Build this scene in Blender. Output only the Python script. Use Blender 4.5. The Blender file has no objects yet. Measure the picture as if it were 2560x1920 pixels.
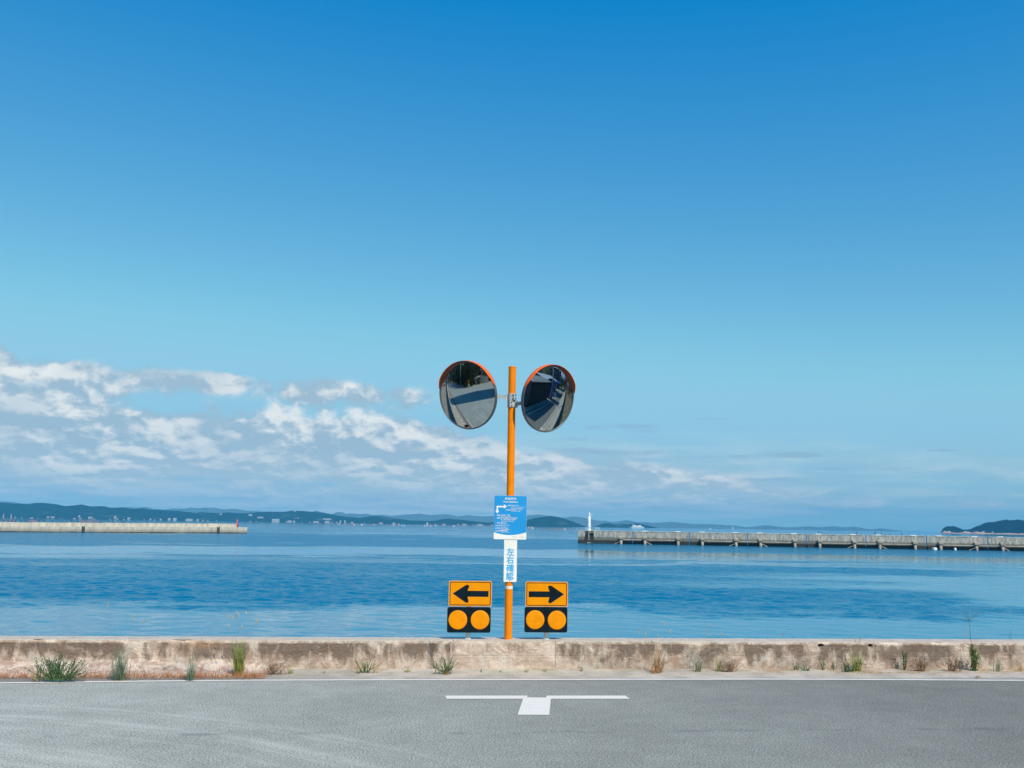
import bpy, math, random
from mathutils import Vector, Matrix, noise as mnoise
random.seed(7)
rad = math.radians
scn = bpy.context.scene
COL = scn.collection

# ------------------------------------------------------------------ camera
F = 2489.0
YAW, PIT, ROL = rad(6.2), rad(8.05), rad(0.9)
CAM = Vector((0, 0, 1.65))
FW = Vector((math.sin(YAW)*math.cos(PIT), math.cos(YAW)*math.cos(PIT), math.sin(PIT)))
R0 = Vector((math.cos(YAW), -math.sin(YAW), 0))
U0 = R0.cross(FW)
RT = R0*math.cos(ROL) + U0*math.sin(ROL)
UP = U0*math.cos(ROL) - R0*math.sin(ROL)
cam_d = bpy.data.cameras.new('camera'); cam = bpy.data.objects.new('camera', cam_d); COL.objects.link(cam)
cam_d.lens = 35.0; cam_d.sensor_width = 36.0; cam_d.clip_start = 0.1; cam_d.clip_end = 60000
cam.matrix_world = Matrix(((RT.x, UP.x, -FW.x, CAM.x), (RT.y, UP.y, -FW.y, CAM.y), (RT.z, UP.z, -FW.z, CAM.z), (0, 0, 0, 1)))
scn.camera = cam

def ray(px, py):
    return (FW + RT*((px-1280)/F) + UP*((960-py)/F)).normalized()
def onz(px, py, z=0.0):
    d = ray(px, py); return CAM + d*((z-CAM.z)/d.z)
def ony(px, py, Y):
    d = ray(px, py); return CAM + d*(Y/d.y)
def azel(px, py):
    d = ray(px, py); return math.degrees(math.atan2(d.x, d.y)), math.degrees(math.asin(d.z))

# ------------------------------------------------------------------ node helper
class NT:
    def __init__(s, tree):
        s.t = tree; s.N = tree.nodes; s.L = tree.links
    def put(s, sock, v):
        if v is None: return
        if isinstance(v, bpy.types.NodeSocket): s.L.new(v, sock)
        else:
            if isinstance(v, (tuple, list)) and sock.type == 'RGBA' and len(v) == 3: v = (*v, 1)
            sock.default_value = v
    def node(s, typ, **kw):
        n = s.N.new(typ)
        for k, v in kw.items(): setattr(n, k, v)
        return n
    def m(s, op, a, b=None, c=None, clamp=False):
        n = s.node('ShaderNodeMath', operation=op, use_clamp=clamp)
        s.put(n.inputs[0], a); s.put(n.inputs[1], b); s.put(n.inputs[2], c)
        return n.outputs[0]
    def v(s, op, a, b=None, scale=None):
        n = s.node('ShaderNodeVectorMath', operation=op)
        s.put(n.inputs[0], a); s.put(n.inputs[1], b)
        if scale is not None: s.put(n.inputs['Scale'], scale)
        return n.outputs['Value'] if op in ('DOT_PRODUCT', 'LENGTH', 'DISTANCE') else n.outputs[0]
    def sep(s, vec):
        n = s.node('ShaderNodeSeparateXYZ'); s.put(n.inputs[0], vec); return n.outputs
    def comb(s, x, y, z):
        n = s.node('ShaderNodeCombineXYZ'); s.put(n.inputs[0], x); s.put(n.inputs[1], y); s.put(n.inputs[2], z); return n.outputs[0]
    def noise(s, vec, scale, detail=4, rough=0.55, dist=0.0):
        n = s.node('ShaderNodeTexNoise'); s.put(n.inputs['Vector'], vec)
        s.put(n.inputs['Scale'], scale); n.inputs['Detail'].default_value = detail
        n.inputs['Roughness'].default_value = rough; n.inputs['Distortion'].default_value = dist
        return n.outputs[0]
    def voro(s, vec, scale, feature='F1', out='Distance'):
        n = s.node('ShaderNodeTexVoronoi', feature=feature); s.put(n.inputs['Vector'], vec); n.inputs['Scale'].default_value = scale
        return n.outputs[out]
    def ss(s, x, a, b, lo=0.0, hi=1.0, kind='SMOOTHSTEP'):
        n = s.node('ShaderNodeMapRange', interpolation_type=kind)
        s.put(n.inputs[0], x); s.put(n.inputs[1], a); s.put(n.inputs[2], b); s.put(n.inputs[3], lo); s.put(n.inputs[4], hi)
        return n.outputs[0]
    def mix(s, f, a, b, mode='MIX'):
        n = s.node('ShaderNodeMix', data_type='RGBA', blend_type=mode, clamp_factor=True)
        s.put(n.inputs[0], f); s.put(n.inputs[6], a); s.put(n.inputs[7], b)
        return n.outputs[2]
    def gauss(s, vec2, cx, cy, sx, sy, amp=1.0):
        d = s.v('MULTIPLY', s.v('SUBTRACT', vec2, (cx, cy, 0)), (1/sx, 1/sy, 0))
        q = s.v('DOT_PRODUCT', d, d)
        return s.m('MULTIPLY', s.m('POWER', 2.718, s.m('MULTIPLY', q, -1.0)), amp)
    def bump(s, h, dist=0.01, strength=1.0, normal=None):
        n = s.node('ShaderNodeBump'); s.put(n.inputs['Height'], h); n.inputs['Distance'].default_value = dist
        s.put(n.inputs['Strength'], strength)
        if normal is not None: s.put(n.inputs['Normal'], normal)
        return n.outputs[0]

def mat(name, color=(0.5, 0.5, 0.5), rough=0.6, metal=0.0, spec=0.5, fn=None, var=0.0, vscale=6.0, bump=0.0, bscale=60.0):
    """principled material; var = slight patchy value variation, fn(nt, bsdf) for the special ones"""
    m = bpy.data.materials.new(name); m.use_nodes = True
    nt = NT(m.node_tree); b = m.node_tree.nodes['Principled BSDF']
    b.inputs['Base Color'].default_value = (*color, 1); b.inputs['Roughness'].default_value = rough
    b.inputs['Metallic'].default_value = metal; b.inputs['Specular IOR Level'].default_value = spec
    pos = nt.node('ShaderNodeNewGeometry').outputs['Position']
    if var or bump:
        f = nt.noise(pos, vscale, 5, 0.6)
        if var:
            lo = tuple(c*(1-var) for c in color); hi = tuple(min(1, c*(1+var)) for c in color)
            nt.put(b.inputs['Base Color'], nt.mix(nt.ss(f, 0.3, 0.7), lo, hi))
        if bump:
            nt.put(b.inputs['Normal'], nt.bump(nt.noise(pos, bscale, 4), bump))
    if fn: fn(nt, b, pos)
    return m

# ------------------------------------------------------------------ sky
SUN_EL, SUN_AZ = rad(48), rad(153)          # azimuth clockwise from +Y
world = bpy.data.worlds.new('World'); scn.world = world; world.use_nodes = True
wt = NT(world.node_tree); wt.N.clear()
wout = wt.node('ShaderNodeOutputWorld'); wbg = wt.node('ShaderNodeBackground')
wt.L.new(wbg.outputs[0], wout.inputs[0])
SKY_STRENGTH = 0.115
sky = wt.node('ShaderNodeTexSky', sky_type='NISHITA', sun_disc=False, sun_elevation=SUN_EL, sun_rotation=SUN_AZ,
              altitude=0.0, air_density=1.0, dust_density=0.6, ozone_density=2.2)
tc = wt.node('ShaderNodeTexCoord').outputs['Generated']
dx, dy, dz = wt.sep(wt.v('NORMALIZE', tc))
az = wt.m('MULTIPLY', wt.m('ARCTAN2', dx, dy), 57.2958)
el = wt.m('MULTIPLY', wt.m('ARCSINE', dz), 57.2958)
elp = wt.m('MAXIMUM', el, 0.0)
# deeper colour of the clear autumn air
r_, g_, b_ = [wt.m('MAXIMUM', c, 0.0) for c in wt.sep(sky.outputs[0])]
SKYG = ((1.22, -0.143), (1.30, -0.033), (0.59, 0.380))   # (gain, lift) per channel, at display scale
S_ = 1.0/SKY_STRENGTH
def chan(c, gp):
    return wt.m('MAXIMUM', wt.m('MULTIPLY_ADD', c, gp[0], gp[1]*S_), 0.004*S_)
def smin(a, c, d):
    n = wt.node('ShaderNodeMath', operation='SMOOTH_MIN'); wt.put(n.inputs[0], a); n.inputs[1].default_value = c; n.inputs[2].default_value = d
    return n.outputs[0]
skyc = wt.comb(smin(chan(r_, SKYG[0]), 0.31*S_, 0.10*S_), smin(chan(g_, SKYG[1]), 0.62*S_, 0.10*S_), wt.m('MAXIMUM', smin(chan(b_, SKYG[2]), 0.80*S_, 0.08*S_), wt.ss(el, 14, 6, 0.55*S_, 0.70*S_)))
def sc(c): return tuple(x*S_ for x in c)
ae = wt.comb(az, el, 0.0)
# cumulus bank: (px, py, half width, half height, amount) of the photograph's cloud masses, as directions
blobs = [(0, 905, 90, 34, .95), (150, 945, 200, 36, .85), (60, 985, 210, 34, .6), (430, 955, 90, 24, .42), (555, 955, 62, 22, .68),
         (760, 985, 105, 36, .74), (940, 992, 120, 28, .60), (300, 1060, 230, 42, 1.0), (80, 1110, 200, 60, .85),
         (560, 1080, 170, 44, .85), (740, 1110, 130, 46, .80), (960, 1075, 85, 42, .92), (880, 1130, 150, 50, .8), (1100, 1110, 130, 40, .75),
         (400, 1170, 480, 42, .72), (1050, 1180, 330, 40, .70), (1420, 1190, 190, 34, .66), (1590, 1195, 130, 24, .66), (1330, 1150, 120, 24, .5),
         (1720, 1205, 140, 20, .50), (2010, 1252, 90, 13, .48), (1850, 1245, 380, 26, .42), (700, 1240, 800, 26, .55), (2350, 1262, 260, 14, .35)]
def cover(vec):
    tot = None
    for px, py, sx, sy, a in blobs:
        A, E_ = azel(px, py)
        g = wt.gauss(vec, A, E_, sx/F*57.3, sy/F*57.3, a)
        tot = g if tot is None else wt.m('ADD', tot, wt.m('MULTIPLY', g, wt.m('SUBTRACT', 1.0, wt.m('MINIMUM', tot, 1.0))))
    return tot
# the bank goes on round the horizon outside the frame, thinning towards the right
side = wt.m('SUBTRACT', 1.0, wt.m('MULTIPLY', wt.ss(az, -34, -22), wt.ss(az, 52, 38)))
hv = wt.v('NORMALIZE', wt.comb(dx, dy, 0.0))
hx, hy, _z = wt.sep(hv)
lnel = wt.m('MULTIPLY', wt.m('LOGARITHM', wt.m('ADD', elp, 2.5), 2.71828), 7.2)
cvec = wt.v('ADD', wt.comb(wt.m('MULTIPLY', hx, 30.0), wt.m('MULTIPLY', hy, 30.0), lnel), (13.3, 53.1, 23.7))
lowf = wt.noise(cvec, 0.11, 3)
around = wt.m('MULTIPLY', wt.m('MULTIPLY', side, wt.ss(lowf, 0.38, 0.62, 0.0, 0.95)), wt.m('MULTIPLY', wt.ss(el, 11, 5), wt.ss(el, 0.2, 1.5)))
cov = wt.m('ADD', cover(ae), around)
warp = wt.node('ShaderNodeTexNoise'); wt.put(warp.inputs['Vector'], cvec); warp.inputs['Scale'].default_value = 0.5; warp.inputs['Detail'].default_value = 3
wv = wt.v('ADD', cvec, wt.v('SCALE', wt.v('SUBTRACT', warp.outputs[1], (0.5, 0.5, 0.5)), scale=0.7))
n1 = wt.noise(wv, 0.60, 10, 0.55)                     # outline of the heaps
lo = wt.noise(wv, 0.60, 2.6, 0.5)
lo_up = wt.noise(wt.v('ADD', wv, (0.12, 0.0, 0.70)), 0.60, 2.6, 0.5)
mid_ = wt.noise(wv, 1.25, 8, 0.58)
mid_up = wt.noise(wt.v('ADD', wv, (0.08, 0.0, 0.30)), 1.25, 8, 0.58)
dens = wt.m('ADD', wt.m('MULTIPLY', wt.m('SUBTRACT', n1, 0.5), 2.5), wt.m('SUBTRACT', cov, 0.03))
alpha = wt.m('MULTIPLY', wt.ss(dens, 0.0, 0.48), wt.ss(cov, 0.04, 0.30))
top_ = wt.m('ADD', wt.m('MULTIPLY', wt.m('SUBTRACT', lo, lo_up), 1.9), wt.m('MULTIPLY', wt.m('SUBTRACT', mid_, mid_up), 2.3))
lit = wt.ss(wt.m('ADD', top_, wt.m('MULTIPLY', wt.m('SUBTRACT', n1, 0.5), 0.9)), -0.26, 0.50)
lit = wt.m('MULTIPLY', lit, wt.ss(wt.noise(wv, 0.33, 3, 0.5), 0.36, 0.60, 0.50, 1.0))
lit = wt.m('MULTIPLY', lit, wt.ss(el, 0.8, 4.2, 0.55, 1.0))
cloudc = wt.mix(lit, wt.mix(wt.ss(el, 4.5, 1.2), sc((0.385, 0.525, 0.63)), sc((0.50, 0.63, 0.69))), sc((0.93, 0.93, 0.89)))
alpha = wt.m('MULTIPLY', alpha, wt.ss(el, 0.0, 3.0, 0.55, 0.92))
# thin grey streaks
sblobs = [(1580, 1066, 100, 10, 1), (1480, 1068, 80, 10, .8), (1440, 1095, 90, 10, .7), (1620, 1078, 60, 8, .8), (1780, 1048, 60, 4, .9), (1840, 1070, 50, 6, .6),
          (1520, 1130, 260, 13, .9), (1760, 1142, 260, 9, .8), (1990, 1138, 110, 9, 1), (2350, 1125, 60, 4, .9), (2060, 886, 80, 9, .6), (2150, 1172, 220, 7, .9),
          (1850, 1196, 330, 9, .7), (80, 895, 70, 5, .5), (450, 925, 60, 12, .6), (850, 1040, 160, 8, .6), (1330, 1075, 130, 12, .5)]
st = None
for px, py, sx, sy, a in sblobs:
    A, E_ = azel(px, py)
    g = wt.gauss(ae, A, E_, sx/F*57.3, sy/F*57.3, a)
    st = g if st is None else wt.m('MAXIMUM', st, g)
sn = wt.noise(wt.v('MULTIPLY', wv, (1.0, 1.0, 3.4)), 0.85, 7, 0.6)
salpha = wt.m('MULTIPLY', wt.ss(wt.m('ADD', wt.m('MULTIPLY', wt.m('SUBTRACT', sn, 0.5), 2.0), wt.m('SUBTRACT', st, 0.42)), 0.0, 0.6), wt.ss(st, 0.02, 0.2, 0.0, 0.55))
# low stratus lines towards the horizon
sn2 = wt.noise(wt.v('MULTIPLY', wv, (0.35, 0.35, 1.5)), 0.5, 4, 0.5)
stm = wt.m('MULTIPLY', wt.m('MULTIPLY', wt.ss(el, 6.0, 2.5), wt.ss(el, -0.2, 0.8)), wt.m('MAXIMUM', wt.ss(az, 30, 8, 0.50, 1.0), side))
stc = wt.mix(wt.ss(wt.noise(wt.v('MULTIPLY', wv, (0.5, 0.5, 1.7)), 0.9, 5, 0.5), 0.38, 0.68), sc((0.44, 0.58, 0.66)), sc((0.74, 0.78, 0.77)))
c0 = wt.mix(wt.m('MULTIPLY', stm, wt.ss(sn2, 0.32, 0.60, 0.45, 0.92)), skyc, stc)
c1 = wt.mix(salpha, c0, sc((0.30, 0.46, 0.61)))
c2 = wt.mix(alpha, c1, cloudc)
wt.put(wbg.inputs['Color'], c2); wbg.inputs['Strength'].default_value = SKY_STRENGTH

# ------------------------------------------------------------------ sun, exposure
sun_d = bpy.data.lights.new('sun', 'SUN'); sun = bpy.data.objects.new('sun', sun_d); COL.objects.link(sun)
sun_d.energy = 4.6; sun_d.angle = rad(0.53); sun_d.color = (1.0, 0.89, 0.74)
SD = Vector((math.sin(SUN_AZ)*math.cos(SUN_EL), math.cos(SUN_AZ)*math.cos(SUN_EL), math.sin(SUN_EL)))
sun.rotation_euler = SD.to_track_quat('Z', 'Y').to_euler(); sun.location = (20, -30, 40)
vs = scn.view_settings
scn.display_settings.display_device = 'sRGB'; vs.view_transform = 'Standard'; vs.look = 'None'
vs.exposure = 0.0; vs.gamma = 1.0; vs.use_curve_mapping = False
scn.render.engine = 'CYCLES'
cy = scn.cycles
cy.use_denoising = True; cy.max_bounces = 8; cy.volume_bounces = 0; cy.caustics_reflective = False; cy.caustics_refractive = False
cy.sample_clamp_indirect = 6.0
world.cycles.sampling_method = 'MANUAL'; world.cycles.sample_map_resolution = 1024

# ------------------------------------------------------------------ mesh builder
class MB:
    def __init__(s): s.v = []; s.f = []; s.uvs = None
    def add(s, vs, fs):
        n = len(s.v); s.v += [Vector(v) for v in vs]; s.f += [tuple(i+n for i in f) for f in fs]; return s
    def box(s, c, size, rz=0.0, taper=1.0):
        hx, hy, hz = size[0]/2, size[1]/2, size[2]/2; co, si = math.cos(rz), math.sin(rz); vs = []
        for z in (-hz, hz):
            k = 1.0 if z < 0 else taper
            for x, y in ((-hx, -hy), (hx, -hy), (hx, hy), (-hx, hy)):
                vs.append((c[0]+(x*co-y*si)*k, c[1]+(x*si+y*co)*k, c[2]+z))
        return s.add(vs, [(3, 2, 1, 0), (4, 5, 6, 7), (0, 1, 5, 4), (1, 2, 6, 5), (2, 3, 7, 6), (3, 0, 4, 7)])
    def tube(s, pts, r, n=10, cap=True):
        pts = [Vector(p) for p in pts]; rs = r if isinstance(r, (list, tuple)) else [r]*len(pts); vs = []
        for i, p in enumerate(pts):
            d = (pts[min(i+1, len(pts)-1)]-pts[max(i-1, 0)]).normalized()
            a = d.orthogonal().normalized() if abs(d.z) > 0.999 else d.cross(Vector((0, 0, 1))).normalized()
            b = d.cross(a)
            for k in range(n):
                t = 2*math.pi*k/n; vs.append(p+(a*math.cos(t)+b*math.sin(t))*rs[i])
        fs = [(i*n+k, i*n+(k+1) % n, (i+1)*n+(k+1) % n, (i+1)*n+k) for i in range(len(pts)-1) for k in range(n)]
        if cap: fs += [tuple(range(n))[::-1], tuple((len(pts)-1)*n+k for k in range(n))]
        return s.add(vs, fs)
    def lathe(s, c, prof, n=24):
        vs = [(c[0]+r*math.cos(2*math.pi*k/n), c[1]+r*math.sin(2*math.pi*k/n), c[2]+z) for r, z in prof for k in range(n)]
        fs = [(i*n+k, i*n+(k+1) % n, (i+1)*n+(k+1) % n, (i+1)*n+k) for i in range(len(prof)-1) for k in range(n)]
        fs += [tuple(range(n))[::-1], tuple((len(prof)-1)*n+k for k in range(n))]
        return s.add(vs, fs)
    def slab(s, poly, y0, y1):
        """poly = (x, z) outline, counter-clockwise seen from -Y; y0 is the front"""
        n = len(poly); vs = [(x, y0, z) for x, z in poly]+[(x, y1, z) for x, z in poly]
        fs = [tuple(range(n)), tuple(range(2*n-1, n-1, -1))]+[((i+1) % n, i, i+n, (i+1) % n+n) for i in range(n)]
        return s.add(vs, fs)
    def sheet(s, poly, z):
        return s.add([(x, y, z) for x, y in poly], [tuple(range(len(poly)))])
    def ell(s, c, r, n=8, m=6):
        vs = [(c[0], c[1], c[2]-r[2])]
        for i in range(1, m):
            a = -math.pi/2+math.pi*i/m
            for k in range(n):
                t = 2*math.pi*k/n; vs.append((c[0]+r[0]*math.cos(a)*math.cos(t), c[1]+r[1]*math.cos(a)*math.sin(t), c[2]+r[2]*math.sin(a)))
        vs.append((c[0], c[1], c[2]+r[2])); L = len(vs)-1
        fs = [(0, 1+(k+1) % n, 1+k) for k in range(n)]
        fs += [(1+i*n+k, 1+i*n+(k+1) % n, 1+(i+1)*n+(k+1) % n, 1+(i+1)*n+k) for i in range(m-2) for k in range(n)]
        fs += [(L, 1+(m-2)*n+k, 1+(m-2)*n+(k+1) % n) for k in range(n)]
        return s.add(vs, fs)
    def build(s, name, material, parent=None, smooth=False, label=None, kind=None, bevel=0.0, org=None):
        root = parent
        while root is not None and root.parent is not None: root = root.parent
        o = Vector(org) if org is not None else (root.location.copy() if root is not None else Vector((0, 0, 0)))
        me = bpy.data.meshes.new(name)
        me.from_pydata([v-o for v in s.v], [], s.f); me.update()
        if smooth: me.polygons.foreach_set('use_smooth', [len(f) <= 4 for f in s.f]); me.update()
        me.materials.append(material)
        ob = bpy.data.objects.new(name, me); COL.objects.link(ob)
        if parent is not None: ob.parent = parent
        else: ob.location = o
        if label: ob['label'] = label
        if kind: ob['kind'] = kind
        if bevel:
            b = ob.modifiers.new('bevel', 'BEVEL'); b.width = bevel; b.segments = 2; b.limit_method = 'ANGLE'; b.angle_limit = rad(40)
        return ob

def tag(o, label, cat, group=None):
    o['label'] = label; o['category'] = cat
    if group: o['group'] = group
    return o
def thing(name, loc, label, cat, group=None):
    o = bpy.data.objects.new(name, None); COL.objects.link(o); o.location = loc; o.empty_display_size = 0.2
    return tag(o, label, cat, group)
def struct(o): o['kind'] = 'structure'; return o
def kids(o): return [c for c in bpy.data.objects if c.parent == o]
def copy_tree(o, loc=None, rz=None, label=None, parent=None, scale=None, ch=None):
    c = o.copy(); COL.objects.link(c)
    if parent is not None: c.parent = parent
    for k in kids(o): copy_tree(k, parent=c)
    if loc is not None: c.location = loc
    if rz is not None: c.rotation_euler = (0, 0, rz)
    if scale is not None: c.scale = scale if isinstance(scale, (tuple, list)) else (scale,)*3
    if label: c['label'] = label
    return c
def rrect(x0, x1, z0, z1, r, n=5):
    out = []
    for cx, cz, a0 in ((x1-r, z0+r, -90), (x1-r, z1-r, 0), (x0+r, z1-r, 90), (x0+r, z0+r, 180)):
        for i in range(n+1):
            a = rad(a0+90*i/n); out.append((cx+r*math.cos(a), cz+r*math.sin(a)))
    return out
def interp(pts, x):
    if x <= pts[0][0]: return pts[0][1]
    for (a, b), (c, d) in zip(pts, pts[1:]):
        if x <= c: return b+(d-b)*(x-a)/(c-a)
    return pts[-1][1]
def fn(x, y=0.0, z=0.0): return mnoise.noise(Vector((x, y, z)))

# ------------------------------------------------------------------ materials
def f_sea(nt, b, pos):
    x, y, z = nt.sep(pos)
    p2 = nt.comb(x, y, 0.0)
    at = nt.node('ShaderNodeAttribute', attribute_name='ruffle')
    w = nt.m('ADD', at.outputs['Fac'], nt.m('MULTIPLY', nt.m('SUBTRACT', nt.noise(nt.v('MULTIPLY', p2, (1/9, 1/3.2, 0)), 1.0, 4, 0.6), 0.5), 0.55), clamp=True)
    def grad(sx, sy, scale, detail):      # slope field of the ripples too small to be modelled
        n = nt.node('ShaderNodeTexNoise'); nt.put(n.inputs['Vector'], nt.v('MULTIPLY', p2, (sx, sy, 0))); n.inputs['Scale'].default_value = scale
        n.inputs['Detail'].default_value = detail; n.inputs['Roughness'].default_value = 0.55; n.inputs['Distortion'].default_value = 0.4
        return nt.v('SUBTRACT', n.outputs[1], (0.5, 0.5, 0.5))
    far = nt.ss(y, 90, 260)
    g1 = nt.v('SCALE', grad(0.55, 1.15, 1.1, 3), scale=nt.m('MULTIPLY', nt.ss(w, 0, 1, 0.06, 0.8), nt.m('ADD', nt.m('MULTIPLY', far, 0.9), 0.1)))
    g2 = nt.v('SCALE', grad(1.0, 1.6, 3.6, 2), scale=nt.ss(w, 0, 1, 0.02, 0.60))
    gx, gy, gz = nt.sep(nt.v('ADD', g1, g2))
    gn = nt.node('ShaderNodeNewGeometry').outputs['Normal']
    nv = nt.v('NORMALIZE', nt.v('ADD', gn, nt.comb(gx, gy, 0.0)))
    body = nt.node('ShaderNodeBsdfDiffuse'); nt.put(body.inputs['Color'], nt.mix(w, (0.012, 0.160, 0.270), (0.0, 0.135, 0.265))); nt.put(body.inputs['Normal'], nv)
    gl = nt.node('ShaderNodeBsdfAnisotropic'); nt.put(gl.inputs['Color'], (0.80, 0.95, 1.0)); nt.put(gl.inputs['Roughness'], nt.ss(w, 0, 1, 0.05, 0.12)); nt.put(gl.inputs['Normal'], nv)
    fr = nt.node('ShaderNodeFresnel'); fr.inputs['IOR'].default_value = 1.33; nt.put(fr.inputs['Normal'], nv)
    mx = nt.node('ShaderNodeMixShader'); nt.put(mx.inputs[0], nt.m('MULTIPLY', fr.outputs[0], nt.ss(w, 0, 1, 1.0, 0.50)))
    nt.L.new(body.outputs[0], mx.inputs[1]); nt.L.new(gl.outputs[0], mx.inputs[2])
    nt.L.new(mx.outputs[0], nt.N['Material Output'].inputs['Surface'])
# (photo position on the water, half-length m, half-depth m, + calm / - ruffled)
SLICKS = [(200, 1392, 30, 13, .55), (700, 1378, 60, 8, .35), (1280, 1362, 50, 12, .35), (1700, 1384, 60, 9, .8), (2300, 1398, 60, 10, .8), (1500, 1412, 20, 6, .4),
          (2450, 1470, 26, 20, .6), (2100, 1440, 14, 8, .3), (2300, 1540, 22, 10, .4), (2000, 1425, 30, 6, -.3), (500, 1342, 90, 16, -.3), (1600, 1402, 16, 5, .35)]
M_sea = mat('sea_water', (0.004, 0.05, 0.1), 0.06, fn=f_sea); M_sea.node_tree.nodes['Principled BSDF'].inputs['IOR'].default_value = 1.33

def f_asphalt(nt, b, pos):
    x, y, z = nt.sep(pos)
    n1 = nt.noise(pos, 66, 3, 0.7); n2 = nt.noise(pos, 30, 4, 0.75); n3 = nt.noise(pos, 0.9, 4, 0.6); n4 = nt.noise(pos, 5, 3, 0.5)
    base = nt.mix(nt.ss(n1, 0.34, 0.66), (0.145, 0.172, 0.168), (0.515, 0.530, 0.485))
    base = nt.mix(nt.m('MULTIPLY', nt.ss(n2, 0.61, 0.68), 0.6), base, (0.04, 0.062, 0.085))
    st = nt.voro(pos, 60)
    base = nt.mix(nt.m('MULTIPLY', nt.ss(st, 0.16, 0.05), nt.ss(nt.noise(pos, 40, 1), 0.5, 0.6)), base, (0.36, 0.35, 0.32))
    # lighter, dusty wear: turning arcs of wheels coming out of the side road
    r = nt.v('LENGTH', nt.v('SUBTRACT', nt.comb(x, y, 0.0), (-4.7, 3.15, 0)))
    rw = nt.m('ADD', r, nt.m('MULTIPLY', nt.m('SUBTRACT', n3, 0.5), 0.14))
    arcs = None
    for rr, w, a in ((6.55, .05, .6), (6.42, .03, .4), (6.08, .07, .8), (5.93, .03, .5), (5.66, .04, .4), (5.15, .05, .5), (4.98, .09, .7), (4.72, .05, .5), (4.45, .12, .8), (4.1, .06, .5)):
        q = nt.m('MULTIPLY', nt.m('POWER', 2.718, nt.m('MULTIPLY', -1.0, nt.m('POWER', nt.m('DIVIDE', nt.m('ABSOLUTE', nt.m('SUBTRACT', rw, rr)), w), 2.0))), a)
        arcs = q if arcs is None else nt.m('MAXIMUM', arcs, q)
    arcs = nt.m('MULTIPLY', arcs, nt.m('MULTIPLY', nt.ss(nt.noise(pos, 1.7, 3), 0.30, 0.62, 0.25, 1.0), nt.ss(x, 1.6, -0.8)))
    base = nt.mix(nt.m('MULTIPLY', arcs, 0.38), base, (0.66, 0.66, 0.62))
    side = nt.ss(x, -3.5, 5.5, 1.12, 0.56, 'LINEAR')  # darkens left to right, painted in to stand for lens vignetting
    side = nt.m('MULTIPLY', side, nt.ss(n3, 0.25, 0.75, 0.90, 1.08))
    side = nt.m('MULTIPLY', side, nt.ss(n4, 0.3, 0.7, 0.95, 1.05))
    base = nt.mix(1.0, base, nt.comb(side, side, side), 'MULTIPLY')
    # one long hairline joint across the lane
    jl = nt.m('ABSOLUTE', nt.m('SUBTRACT', nt.m('ADD', y, nt.m('MULTIPLY', nt.noise(pos, 1.4, 4), 0.35)), 8.42))
    base = nt.mix(nt.m('MULTIPLY', nt.ss(jl, 0.06, 0.0), nt.ss(nt.noise(pos, 2.3, 3), 0.45, 0.62, 0.0, 0.38)), base, (0.04, 0.055, 0.07))
    nt.put(b.inputs['Base Color'], base)
    nt.put(b.inputs['Normal'], nt.bump(nt.m('ADD', n1, nt.m('MULTIPLY', n2, 0.6)), 0.006))
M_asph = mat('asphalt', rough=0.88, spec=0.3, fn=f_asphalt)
def f_paint(nt, b, pos):
    w = nt.m('ADD', nt.m('MULTIPLY', nt.noise(pos, 70, 3, 0.7), 0.6), nt.m('MULTIPLY', nt.noise(pos, 6, 4, 0.7), 0.5))
    c = nt.mix(nt.ss(w, 0.60, 0.80), (0.74, 0.725, 0.68), (0.40, 0.41, 0.40))
    nt.put(b.inputs['Base Color'], c); nt.put(b.inputs['Normal'], nt.bump(nt.noise(pos, 95, 3, 0.7), 0.004))
M_paint = mat('road_paint', rough=0.7, fn=f_paint)
def f_shoulder(nt, b, pos):
    x, y, z = nt.sep(pos)
    n = nt.noise(pos, 3.0, 6, 0.65); g = nt.noise(pos, 70, 3, 0.7)
    c = nt.mix(nt.ss(n, 0.3, 0.7), (0.38, 0.355, 0.30), (0.57, 0.52, 0.45))
    c = nt.mix(nt.m('MULTIPLY', nt.ss(g, 0.55, 0.75), 0.35), c, (0.2, 0.17, 0.13))
    edge = nt.ss(nt.m('ADD', y, nt.m('MULTIPLY', n, 0.12)), 11.02, 11.16)
    c = nt.mix(edge, (0.28, 0.285, 0.27), c)
    c = nt.mix(nt.m('MULTIPLY', nt.ss(x, 0.0, -2.2), 0.6), c, (0.22, 0.19, 0.15))
    nt.put(b.inputs['Base Color'], c); nt.put(b.inputs['Normal'], nt.bump(nt.m('ADD', g, n), 0.01))
M_shoulder = mat('sandy_concrete', rough=0.9, fn=f_shoulder)
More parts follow.
